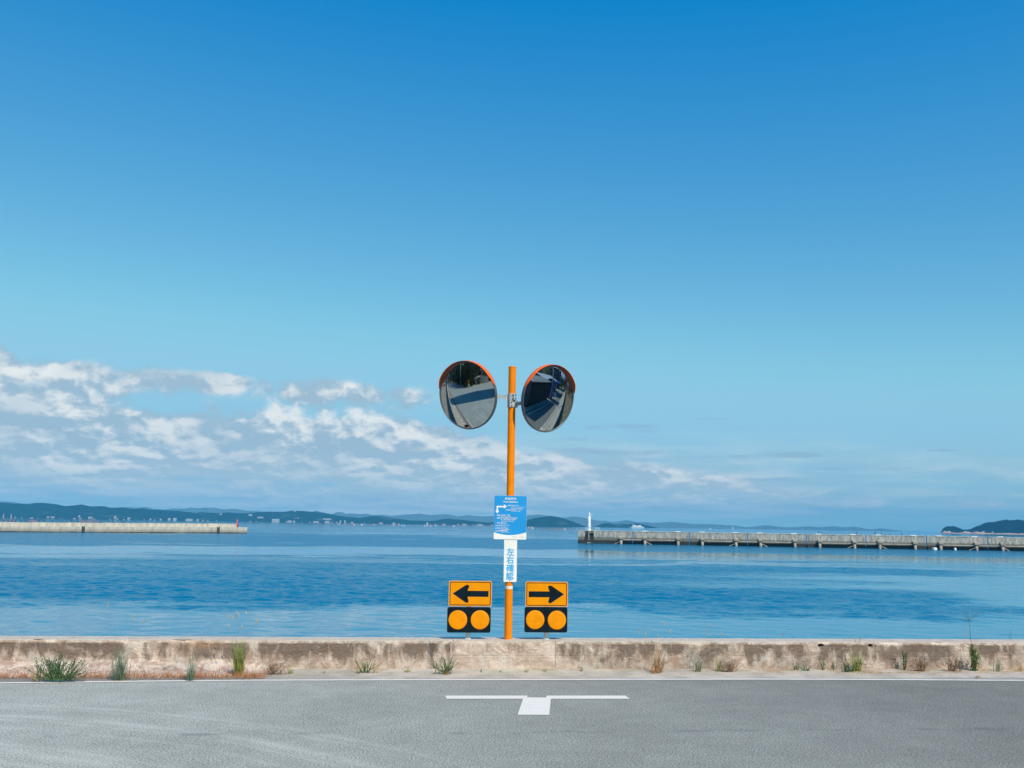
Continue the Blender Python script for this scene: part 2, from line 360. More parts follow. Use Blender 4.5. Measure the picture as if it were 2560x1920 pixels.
def f_wall(nt, b, pos):
    x, y, z = nt.sep(pos)
    p = nt.comb(x, z, nt.m('MULTIPLY', y, 0.6))
    pv = nt.comb(nt.m('MULTIPLY', x, 1.0), nt.m('MULTIPLY', z, 0.28), nt.m('MULTIPLY', y, 0.3))    # runs down
    a = nt.noise(p, 2.2, 6, 0.66, 0.5); c_ = nt.noise(p, 6.5, 8, 0.72, 0.7); d = nt.noise(pv, 7, 5, 0.65, 0.3); f = nt.noise(p, 55, 4, 0.7); e = nt.noise(pv, 2.6, 5, 0.6, 0.2)
    base = nt.mix(nt.ss(c_, 0.41, 0.58), (0.44, 0.325, 0.262), (0.74, 0.635, 0.545))
    base = nt.mix(nt.ss(nt.noise(p, 4, 5, 0.7, 0.6), 0.52, 0.64, 0, 0.75), base, (0.62, 0.60, 0.55))      # grey plaster
    mid = nt.m('MULTIPLY', nt.ss(x, 0.60, 0.63), nt.ss(x, 1.85, 1.80))      # the smoother repaired length by the post
    # weathering: brown-grey soot on the upper half, running down in tongues
    up = nt.ss(nt.m('ADD', z, nt.m('ADD', nt.m('MULTIPLY', nt.m('SUBTRACT', c_, 0.5), 0.45), nt.m('MULTIPLY', nt.m('SUBTRACT', d, 0.5), 0.5))), 0.10, 0.20)
    dark = nt.m('MULTIPLY', nt.ss(nt.m('ADD', nt.m('MULTIPLY', e, 0.6), nt.m('ADD', nt.m('MULTIPLY', d, 0.35), nt.m('MULTIPLY', a, 0.30))), 0.52, 0.63), nt.m('ADD', nt.m('MULTIPLY', up, 0.85), 0.15))
    right = nt.ss(x, 1.81, 1.86)
    full = nt.m('MULTIPLY', nt.m('MULTIPLY', right, 0.8), nt.ss(nt.m('ADD', nt.m('MULTIPLY', a, 0.5), nt.m('ADD', nt.m('MULTIPLY', d, 0.25), nt.m('MULTIPLY', c_, 0.35))), 0.48, 0.64))
    dark = nt.m('MAXIMUM', dark, full)
    dark = nt.m('MULTIPLY', dark, nt.m('SUBTRACT', 1.0, nt.m('MULTIPLY', mid, nt.ss(e, 0.62, 0.54, 0.15, 0.95))))
    frontm = nt.ss(nt.m('ADD', z, nt.m('MULTIPLY', c_, 0.02)), 0.325, 0.300)
    dark = nt.m('MULTIPLY', dark, frontm)
    base = nt.mix(nt.m('MULTIPLY', mid, 0.32), base, (0.72, 0.60, 0.50))
    base = nt.mix(nt.m('MULTIPLY', dark, 0.9), base, nt.mix(d, (0.075, 0.060, 0.050), (0.25, 0.185, 0.145)))
    blackish = nt.m('MULTIPLY', nt.m('MULTIPLY', nt.ss(nt.noise(pv, 3.6, 4, 0.6), 0.60, 0.70), frontm), nt.ss(d, 0.35, 0.6, 0.2, 0.75))
    base = nt.mix(blackish, base, (0.085, 0.080, 0.072))
    base = nt.mix(nt.m('MULTIPLY', nt.ss(nt.noise(p, 1.3, 4), 0.62, 0.72), 0.35), base, (0.52, 0.30, 0.17))
    # hairline cracks
    vv = nt.voro(nt.v('ADD', p, nt.comb(nt.m('MULTIPLY', a, 0.5), nt.m('MULTIPLY', c_, 0.2), 0.0)), 1.5, 'DISTANCE_TO_EDGE')
    base = nt.mix(nt.m('MULTIPLY', nt.ss(vv, 0.008, 0.002), 0.3), base, (0.60, 0.52, 0.43))
    top = nt.ss(z, 0.318, 0.326)
    base = nt.mix(nt.m('MULTIPLY', top, 0.8), base, nt.mix(nt.ss(f, 0.35, 0.7), (0.42, 0.38, 0.32), (0.64, 0.59, 0.52)))
    base = nt.mix(nt.ss(f, 0.62, 0.78, 0, 0.45), base, (0.13, 0.11, 0.09))
    nt.put(b.inputs['Base Color'], base)
    nt.put(b.inputs['Normal'], nt.bump(nt.m('ADD', nt.m('MULTIPLY', f, 0.5), nt.m('ADD', c_, nt.m('MULTIPLY', nt.ss(vv, 0.0, 0.02), 0.12))), 0.022))
M_wall = mat('weathered_concrete', rough=0.92, spec=0.25, fn=f_wall)
def f_beach(nt, b, pos):
    n = nt.noise(pos, 1.1, 6, 0.7); m_ = nt.noise(pos, 9, 5, 0.7)
    x, y, z = nt.sep(pos)
    sand = nt.mix(m_, (0.34, 0.27, 0.20), (0.56, 0.46, 0.36)); weed = nt.mix(m_, (0.05, 0.045, 0.02), (0.34, 0.28, 0.17))
    c = nt.mix(nt.m('MULTIPLY', nt.ss(x, 2, 9), nt.ss(n, 0.30, 0.5)), sand, weed)
    c = nt.mix(nt.m('MULTIPLY', nt.ss(n, 0.56, 0.62), nt.ss(m_, 0.5, 0.6)), c, (0.10, 0.05, 0.03))
    nt.put(b.inputs['Base Color'], c); nt.put(b.inputs['Normal'], nt.bump(m_, 0.05))
M_beach = mat('beach_sand', rough=0.95, fn=f_beach)
M_ground = mat('dry_ground', (0.42, 0.37, 0.29), 0.95, var=0.3, vscale=0.7, bump=0.03, bscale=12)

def f_orange(nt, b, pos):
    n = nt.noise(pos, 14, 5, 0.6)
    nt.put(b.inputs['Base Color'], nt.mix(nt.ss(n, 0.3, 0.75), (0.92, 0.255, 0.001), (0.82, 0.215, 0.002)))
M_orange = mat('orange_enamel', (0.92, 0.25, 0.0), 0.5, spec=0.12, fn=f_orange)
M_hood = mat('red_orange_plastic', (0.85, 0.135, 0.012), 0.5, spec=0.25, var=0.08)
M_steel = mat('galvanised_steel', (0.52, 0.56, 0.58), 0.45, metal=0.35, var=0.22, vscale=40)
M_pipe = mat('pale_galvanised_pipe', (0.50, 0.58, 0.60), 0.55, metal=0.1, var=0.15, vscale=60)
M_rim = mat('mirror_rim_grey', (0.11, 0.12, 0.14), 0.4, metal=0.3, var=0.1)
M_shell = mat('mirror_back_grey', (0.15, 0.17, 0.2), 0.5, metal=0.2, var=0.1)
def f_mirror(nt, b, pos):
    nt.put(b.inputs['Roughness'], nt.ss(nt.noise(pos, 9, 5, 0.7), 0.45, 0.8, 0.012, 0.045))
M_mirror = mat('convex_mirror_acrylic', (0.45, 0.53, 0.55), 0.02, metal=1.0, fn=f_mirror)
M_sign_y = mat('sign_amber', (0.80, 0.290, 0.0), 0.6, spec=0.12, var=0.05, vscale=9)
M_reflector = mat('reflector_amber', (0.84, 0.290, 0.0), 0.45, spec=0.15, var=0.10, vscale=14, bump=0.002, bscale=260)
M_black = mat('sign_black', (0.003, 0.012, 0.020), 0.6, spec=0.10, var=0.3, vscale=12)
M_signback = mat('sign_aluminium', (0.62, 0.64, 0.64), 0.45, metal=0.4, var=0.05)
M_blue = mat('sign_blue', (0.018, 0.30, 0.70), 0.55, spec=0.15, var=0.04, vscale=5)
M_white = mat('sign_white', (0.80, 0.82, 0.80), 0.45, var=0.03, vscale=8)
M_cyan = mat('letter_cyan', (0.0, 0.42, 0.82), 0.5, var=0.03)
M_grey_ink = mat('pale_grey_ink', (0.55, 0.6, 0.62), 0.5, var=0.03)
M_rust = mat('bolt_rust', (0.10, 0.06, 0.04), 0.6, metal=0.4, var=0.3, vscale=80)

def f_bw(nt, b, pos):   # long concrete breakwater on the left
    x, y, z = nt.sep(pos)
    n = nt.noise(pos, 0.22, 5, 0.6); d = nt.noise(nt.v('MULTIPLY', pos, (1, 1, 0.15)), 0.9, 5, 0.65)
    c = nt.mix(nt.ss(d, 0.3, 0.7), (0.40, 0.375, 0.31), (0.60, 0.57, 0.49))
    zl = nt.m('ADD', z, nt.m('MULTIPLY', n, 0.5))
    c = nt.mix(nt.m('MULTIPLY', nt.ss(zl, -1.3, -1.9), 0.6), c, (0.24, 0.21, 0.16))
    c = nt.mix(nt.ss(zl, -2.2, -2.5), c, (0.045, 0.042, 0.035))
    nt.put(b.inputs['Base Color'], c)
M_bwl = mat('pale_sea_concrete', rough=0.9, fn=f_bw)
def f_bwr(nt, b, pos):
    x, y, z = nt.sep(pos)
    pv = nt.v('MULTIPLY', pos, (1, 1, 0.22))
    d = nt.noise(pv, 2.4, 5, 0.7); e = nt.noise(pv, 0.7, 4, 0.6); n = nt.noise(pos, 0.5, 4, 0.6)
    c = nt.mix(nt.ss(d, 0.33, 0.68), (0.21, 0.22, 0.205), (0.50, 0.50, 0.45))
    run = nt.ss(nt.m('ADD', z, nt.m('ADD', nt.m('MULTIPLY', d, 0.9), nt.m('MULTIPLY', e, 1.3))), 1.28, 1.62)
    c = nt.mix(nt.m('MULTIPLY', run, 0.88), c, (0.055, 0.07, 0.065))
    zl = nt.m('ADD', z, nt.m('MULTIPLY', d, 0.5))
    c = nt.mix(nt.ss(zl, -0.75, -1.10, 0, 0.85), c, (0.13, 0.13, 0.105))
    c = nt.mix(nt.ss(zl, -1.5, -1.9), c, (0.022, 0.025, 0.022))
    c = nt.mix(nt.ss(z, 0.40, 0.47), c, (0.66, 0.68, 0.64))
    nt.put(b.inputs['Base Color'], c); nt.put(b.inputs['Normal'], nt.bump(d, 0.08))
M_bwr = mat('streaked_sea_concrete', rough=0.9, fn=f_bwr)
M_void = mat('dark_concrete', (0.02, 0.024, 0.024), 0.8, var=0.3, vscale=1)
M_pile = mat('pile_concrete', (0.36, 0.32, 0.26), 0.9, var=0.3, vscale=1.5)
M_beam = mat('beam_concrete', (0.42, 0.385, 0.32), 0.9, var=0.25, vscale=0.8)
M_joint = mat('blue_joint_strip', (0.03, 0.22, 0.50), 0.6, var=0.2, vscale=1)
M_slab = mat('white_slab', (0.72, 0.74, 0.72), 0.8, var=0.1)
M_fender = mat('black_rubber', (0.02, 0.03, 0.032), 0.7, var=0.3, vscale=3)
M_red = mat('beacon_red', (0.75, 0.02, 0.02), 0.5, var=0.1, vscale=1)
M_lwhite = mat('lighthouse_white', (0.80, 0.82, 0.80), 0.55, var=0.05, vscale=0.8)
M_glass = mat('lantern_glass', (0.15, 0.2, 0.22), 0.1, var=0.1)
M_shipw = mat('ship_white', (0.80, 0.82, 0.82), 0.5, var=0.04, vscale=0.05)
M_shipg = mat('ship_window_grey', (0.20, 0.28, 0.34), 0.4, var=0.1)
M_bird = mat('bird_black', (0.015, 0.018, 0.02), 0.7, var=0.2)
M_gull = mat('bird_white', (0.6, 0.6, 0.58), 0.7, var=0.1)
M_buoyr = mat('float_red', (0.42, 0.10, 0.08), 0.6, var=0.1)
M_foam = mat('foam_white', (0.80, 0.82, 0.80), 0.6, var=0.05)
def f_forest(base, pale, bare):
    def g(nt, b, pos):
        x, y, z = nt.sep(pos)
        n = nt.noise(pos, 0.02, 6, 0.7); m_ = nt.noise(pos, 0.009, 5, 0.65)
        c = nt.mix(nt.ss(n, 0.3, 0.7), base, pale)
        c = nt.mix(nt.m('MULTIPLY', nt.ss(m_, 0.56, 0.66), 0.5), c, (0.10, 0.13, 0.08))
        if bare:
            sh = nt.ss(nt.m('ADD', z, nt.m('MULTIPLY', n, 7)), 4.2, 2.6)
            c = nt.mix(sh, c, (0.50, 0.36, 0.27))
            g2 = None
            for cx, cy, cz, r in bare:
                q = nt.ss(nt.m('ADD', nt.v('DISTANCE', pos, (cx, cy, cz)), nt.m('MULTIPLY', n, r*1.2)), r*1.5, r*1.2)
                g2 = q if g2 is None else nt.m('MAXIMUM', g2, q)
            c = nt.mix(nt.m('MULTIPLY', g2, 0.8), c, (0.42, 0.32, 0.26))
        nt.put(b.inputs['Base Color'], c)
        nt.put(b.inputs['Normal'], nt.bump(nt.noise(pos, 0.05, 5, 0.7), 12.0))
    return g

# ------------------------------------------------------------------ ground, road, shoulder, beach, sea
g = MB(); g.sheet([(-600, -500), (260, -500), (260, 12.2), (-600, 12.2)], -0.012); struct(g.build('ground', M_ground))
road = MB(); xs = [-90, -60, -40, -30, -24, -20, -16, -13, -10, -8, -6, -5, -3.94, -2.7, -1.45, 0, 1.24, 2.65, 4.1, 5.6, 7.03, 9, 12, 16, 20, 24, 30, 45]
LINE = [(-90, 10.7), (-20, 10.72), (-5.2, 10.74), (-3.94, 10.79), (-2.7, 10.885), (-1.45, 10.95), (0, 10.965), (1.24, 10.968), (2.65, 10.98), (4.1, 10.985), (5.6, 10.94), (7.03, 10.875), (12, 10.80), (45, 10.8)]
def landside(x):   # landward edge of the asphalt: the side road mouth opens around the camera
    return interp([(-90, 5.0), (-40, 5.4), (-25.6, 4.8), (-24.6, 2.0), (-21.9, -5.0), (-20.5, -30), (5.6, -30), (6.0, 6.4), (6.8, 8.0), (14, 8.4), (20, 8.7), (45, 9.4)], x)
xs = sorted(set(xs+[-90+0.5*i for i in range(271)]))
vs = []; fs = []
for x in xs: vs += [(x, landside(x), 0.0), (x, interp(LINE, x)+0.16, 0.0)]
for i in range(len(xs)-1): fs.append((2*i, 2*i+2, 2*i+3, 2*i+1))
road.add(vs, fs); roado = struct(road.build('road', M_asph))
def ribbon(pts, w, z, jit=0.0):
    m = MB(); vs = []; fs = []
    for i, (x, y) in enumerate(pts):
        j = jit*fn(x*9, y*3); k = jit*fn(x*9+40, y*3)
        vs += [(x, y-w/2+j, z), (x, y+w/2+k, z)]
    for i in range(len(pts)-1): fs.append((2*i, 2*i+2, 2*i+3, 2*i+1))
    return m.add(vs, fs)
lp = [(-5.8+0.08*i, interp(LINE, -5.8+0.08*i)) for i in range(480)]
ribbon(lp, 0.075, 0.004, 0.010).build('edge_line', M_paint, roado)
ribbon([(6.4+i, 8.50+0.042*i) for i in range(0, 32)], 0.10, 0.004).build('edge_line', M_paint, roado)
tm = MB()
a = [onz(*p) for p in ((1116, 1748), (1307.5, 1748), (1318, 1744.5), (1318, 1740), (1113, 1740))]
tm.add([(p.x, p.y, 0.004) for p in a], [(0, 1, 2, 3, 4)])
a = [onz(*p) for p in ((1377, 1748), (1575, 1748), (1563, 1740), (1366, 1740), (1366, 1744.8))]
tm.add([(p.x, p.y, 0.004) for p in a], [(0, 1, 2, 3, 4)])
a = [onz(*p) for p in ((1294, 1788), (1373, 1788.5), (1377, 1748), (1366, 1744.8), (1318, 1744.5), (1307.5, 1748))]
tm.add([(p.x, p.y, 0.004) for p in a], [(0, 1, 2, 3, 4, 5)])
tm.build('junction_mark', M_paint, roado, label='white T shaped junction marking with a notch in its bar')
sh = MB(); vs = []; fs = []
sx = [-30+0.1*i for i in range(600)]
for x in sx: vs += [(x, interp(LINE, x)+0.034+0.012*fn(x*6), 0.004), (x, interp(LINE, x)+0.34+0.05*fn(x*2.1), 0.012), (x, 11.66, 0.022)]
for i in range(len(sx)-1):
    for k in (0, 1): fs.append((3*i+k, 3*i+3+k, 3*i+4+k, 3*i+1+k))
sh.add(vs, fs); struct(sh.build('shoulder', M_shoulder))
bm_ = MB(); vs = []; fs = []; bx = [-130+2.0*i for i in range(116)]; by = [11.9, 12.6, 14, 17, 21, 26, 33, 40]
for x in bx:
    for y in by: vs.append((x, y, -0.72-0.10*(y-12)+0.12*fn(x*.3, y*.3)*(1 if y > 12 else 0)))
for i in range(len(bx)-1):
    for k in range(len(by)-1): n = len(by); fs.append((i*n+k, i*n+n+k, i*n+n+k+1, i*n+k+1))
bm_.add(vs, fs); struct(bm_.build('beach', M_beach, smooth=True))
import numpy as np
def build_sea():
    rng = np.random.RandomState(5)
    rows = [29.0]
    while rows[-1] < 9050: rows.append(rows[-1]*(1.0036 if rows[-1] < 190 else 1.012))
    Y = np.array(rows); T = np.tan(np.radians(np.linspace(-31, 43, 600)))
    YY = np.repeat(Y[:, None], T.size, 1); XX = YY*T[None, :]
    def vn(x, y, seed):      # smooth value noise
        r = np.random.RandomState(seed).rand(64, 64); xi = np.floor(x).astype(int); yi = np.floor(y).astype(int); fx = x-xi; fy = y-yi
        fx = fx*fx*(3-2*fx); fy = fy*fy*(3-2*fy); g = lambda i, j: r[i % 64, j % 64]
        return (g(xi, yi)*(1-fx)+g(xi+1, yi)*fx)*(1-fy)+(g(xi, yi+1)*(1-fx)+g(xi+1, yi+1)*fx)*fy
    def fbm(x, y, seed): return sum(vn(x*2**k, y*2**k, seed+k)*0.5**k for k in range(4))/1.875
    st = lambda v, a, b: (lambda t: t*t*(3-2*t))(np.clip((v-a)/(b-a), 0, 1))
    big = fbm(XX/70, YY/26, 11); fine = fbm(XX/22, YY/6, 31)
    edge = XX-0.42*YY+(fbm(XX/16, YY/10, 51)-0.5)*34
    YW = YY*(1+0.55*(fbm(XX/46+3, YY/30, 71)-0.5)+0.35*(fbm(XX/11+9, YY/9, 91)-0.5))+XX*0.10     # ragged, drifting edges of the wind patches
    field = st(YW, 46, 58)*(1-st(YW, 116, 136))*(1-st(edge, 4, 24))
    band = st(YW, 165, 200)*(1-st(YW, 300, 400))
    v = 0.22+0.62*field+0.50*band+(big-0.5)*1.0+(fine-0.5)*0.7-0.25*st(YY, 600, 1500)+0.12*st(YY, 142, 170)
    for px, py, sx, sy, a in SLICKS:
        c = onz(px, py, -2.85); v -= a*np.exp(-((XX-c.x)/sx)**2-((YY-c.y)/sy)**2)
    v = 0.5+(v-0.46)*1.7
    w = np.clip(v, 0, 1)
    H = np.zeros_like(XX); dy = YY*(0.0036*1.0); dy = np.where(YY < 190, dy, YY*0.012)
    for lam in np.geomspace(0.50, 3.4, 48):
        th = rng.normal(1.35, 0.85); kx = 2*np.pi/lam*np.cos(th); ky = 2*np.pi/lam*np.sin(th); ph = rng.rand()*6.28
        amp = 0.0062*lam**0.9*(1.0 if lam < 1.5 else (1.5/lam)**0.9)
        calmk = 0.10 if lam < 1.6 else (0.22 if lam < 3.5 else 0.55)
        fade = np.clip(lam/(2.6*dy)-1, 0, 1)
        if fade.max() <= 0: continue
        jig = (fbm(XX/lam/9, YY/lam/6, int(lam*100) % 50)-0.5)*5.0
        s_ = np.sin(kx*XX+ky*YY+ph+jig)
        H += amp*fade*(calmk+(1-calmk)*w)*s_
    n, m_ = XX.shape
    V = np.stack([XX, YY, H-2.85], -1).reshape(-1, 3).astype(np.float32)
    i = np.arange(n-1)[:, None]*m_+np.arange(m_-1)[None, :]
    Fq = np.stack([i, i+1, i+m_+1, i+m_], -1).reshape(-1, 4)
    base = V.shape[0]
    V = np.vstack([V, np.array([(-8490, 13, -3.25), (8490, 13, -3.25), (8490, 9090, -3.25), (-8490, 9090, -3.25)], np.float32)])
    Fq = np.vstack([Fq, np.array([[base, base+1, base+2, base+3]])]).astype(np.int32)
    me = bpy.data.meshes.new('sea'); me.vertices.add(len(V)); me.vertices.foreach_set('co', V.ravel())
    me.loops.add(Fq.size); me.loops.foreach_set('vertex_index', Fq.ravel()); me.polygons.add(len(Fq))
    me.polygons.foreach_set('loop_start', np.arange(0, Fq.size, 4, dtype=np.int32))
    me.polygons.foreach_set('use_smooth', np.ones(len(Fq), bool)); me.update(); me.validate()
    at = me.attributes.new('ruffle', 'FLOAT', 'POINT'); at.data.foreach_set('value', np.append(w.ravel(), [0.5]*4).astype(np.float32))
    me.materials.append(M_sea); o = bpy.data.objects.new('sea', me); COL.objects.link(o); return o
struct(build_sea())

# ------------------------------------------------------------------ sea wall (cast in lengths, with a jagged crack)
wall = thing('sea_wall', (0.6, 11.8, 0), 'low weathered concrete sea wall with stained front running along the road edge', 'wall')
NOTCH = [(ony(2052, 1610, 11.64).x, 0.297), (ony(2175, 1613.5, 11.64).x, 0.292)]
def wall_section(x0, x1, dx, jl=0.0, jr=0.0, seed=0, fine=True):
    zf = [-0.05, 0.0, 0.03, 0.06, 0.09, 0.12, 0.145, 0.158, 0.163, 0.168, 0.18, 0.20, 0.22, 0.24, 0.26, 0.275, 0.287, 0.299, 0.311, 0.320, 0.327]
    prof = [(11.64, z) for z in zf]+[(11.645, .331), (11.66, .333), (11.72, .333), (11.80, .334), (11.90, .334), (11.975, .333), (11.985, .327), (11.99, .2), (11.99, -0.3), (11.99, -1.3)]
    n = max(2, int((x1-x0)/dx)); m = MB(); vs = []
    for i in range(n+1):
        t = i/n
        for k, (y, z) in enumerate(prof):
            j = 0.0
            if i == 0: j = jl*(0.9*fn(z*14+3, 1.7)+0.15*math.sin(z*22))
            if i == n: j = jr*(0.9*fn(z*14+3, 1.7)+0.15*math.sin(z*22))
            x = x0+(x1-x0)*t+j; yy, zz = y, z
            if k < 21:
                yy += 0.007*fn(x*5, z*9, 3)+0.003*fn(x*21, z*30)
                if k == 8 and fn(x*1.3, 9) > (0.12 if x < .6 else -.1): yy += 0.003
                ch = max(0, fn(x*3.1, 5.5)-0.25)*0.05+max(0, fn(x*13, 2.5)-0.3)*0.02
                if k >= 17: yy += ch*(k-16)/4; zz -= ch*0.25*(k-16)/4
                for nx, nz in NOTCH:
                    if abs(x-nx) < 0.024 and abs(z-nz) < 0.013: yy += 0.10
            elif k < 24: zz += 0.0025*fn(x*4, y*6, 2)+0.002*fn(x*25, y*20); yy += (max(0, fn(x*3.1, 5.5)-0.25)*0.05+max(0, fn(x*13, 2.5)-0.3)*0.02) if k == 21 else 0
            elif k < 28: zz += 0.0025*fn(x*4, y*6, 2)+0.002*fn(x*25, y*20)+0.0015*fn(x*60, y*10)
            vs.append((x, yy, zz))
    P = len(prof); fs = [(i*P+k, (i+1)*P+k, (i+1)*P+k+1, i*P+k+1) for i in range(n) for k in range(P-1)]
    fs += [tuple(range(P)), tuple(n*P+k for k in range(P-1, -1, -1))]
    m.add(vs, fs)
    return m.build('wall_section', M_wall, wall, label=None)
wall_section(-90, -12, 1.5); wall_section(-12, -5.02, 0.1)
wall_section(-5.0, 0.612, 0.02, 0, 0.075)
s2 = wall_section(0.622, 1.815, 0.02, 0.075, 0)
s2['label'] = 'paler smoother length of the sea wall under the mirror post, right of the jagged crack'
s3 = wall_section(1.819, 9.4, 0.02); s3['label'] = 'darker stained length of the sea wall with two drain notches'
wall_section(9.41, 45, 0.5)

ap = MB(); vs = []; fs = []; ax = [-14+0.04*i for i in range(int(13.3/0.04))]
for x in ax:
    k = 1 if x < -2.2 else max(0.0, (-0.75-x)/1.45); k = k*k*(3-2*k)
    y0 = 11.64-0.545*k+0.035*fn(x*1.7, 3)*k
    for t in (0, .12, .3, .5, .7, .85, 1.0):
        vs.append((x, y0+(11.648-y0)*t, 0.006+0.012*k*(t > 0)+(0.045*k+.004)*t+(0.05+0.05*fn(x*1.9, 7)+0.02*fn(x*7, 2))*k*max(0, t-.7)/.3+0.010*k*fn(x*4, t*5)))
for i in range(len(ax)-1):
    for k in range(6): fs.append((7*i+k, 7*i+7+k, 7*i+8+k, 7*i+k+1))
ap.add(vs, fs).build('sloping_foot', M_wall, wall, smooth=True, label='rough concrete apron sloping from the wall to the road edge')

# ------------------------------------------------------------------ text helper
def text_part(txt, name, x0, x1, z0, z1, y, material, parent, bold=0.0, keep=False):
    cu = bpy.data.curves.new('txt', 'FONT'); cu.body = txt; cu.offset = bold; cu.extrude = 0.0; cu.resolution_u = 3
    ob = bpy.data.objects.new('txt', cu); COL.objects.link(ob)
    dg = bpy.context.evaluated_depsgraph_get(); dg.update()
    me = bpy.data.meshes.new_from_object(ob.evaluated_get(dg)); bpy.data.objects.remove(ob); bpy.data.curves.remove(cu)
    if not me.vertices: return None
    X = [v.co.x for v in me.vertices]; Y = [v.co.y for v in me.vertices]
    a, b, c, d = min(X), max(X), min(Y), max(Y)
    m = MB(); fx = (x1-x0)/(b-a); fz = (z1-z0)/(d-c)
    if keep: fx = fz = min(fx, fz)
    m.add([(x0+(v.co.x-a)*fx, y, z0+(v.co.y-c)*fz) for v in me.vertices], [tuple(p.vertices) for p in me.polygons])
    bpy.data.meshes.remove(me)
    return m if name is None else m.build(name, material, parent)

# ------------------------------------------------------------------ mirror post
PX, PY = 1.283, 11.80
post = thing('traffic_mirror_post', (PX, PY, 0.333), 'orange post on the sea wall carrying two round convex traffic mirrors and two sign plates', 'mirror post')
pr = 0.0445
pole = MB().tube([(PX, PY, 0.325+3.205*i/12) for i in range(13)], pr, 32, cap=False).build('pole', M_orange, post, smooth=True)
MB().lathe((PX, PY, 3.53), [(pr+0.0015, -0.004), (pr+0.0015, 0.006), (pr*0.9, 0.011), (0.001, 0.013)], 28).build('pole_cap', M_orange, post)
def zat(py, Y=11.75, px=1276): return ony(px, py, Y).z
def xat(px, py, Y=11.75): return ony(px, py, Y).x
# maker sticker round the pole
st = MB(); z0, z1 = zat(1472.5), zat(1465.5); n = 14; vs = []
for k in range(n+1):
    a_ = rad(-90-78+156*k/n); vs += [(PX+(pr+.0012)*math.cos(a_), PY+(pr+.0012)*math.sin(a_), z0), (PX+(pr+.0012)*math.cos(a_), PY+(pr+.0012)*math.sin(a_), z1)]
st.add(vs, [(2*k, 2*k+2, 2*k+3, 2*k+1) for k in range(n)]); st.build('sticker', M_white, pole, smooth=True)
bars = MB()
for k in range(9):
    a_ = rad(-90-50+100*k/8); c = Vector((PX+(pr+.0022)*math.cos(a_), PY+(pr+.0022)*math.sin(a_), z0+(z1-z0)*0.55))
    bars.box(c, (0.0045, 0.0012, (z1-z0)*0.30), a_+rad(90))
bars.build('sticker_print', M_grey_ink, pole)

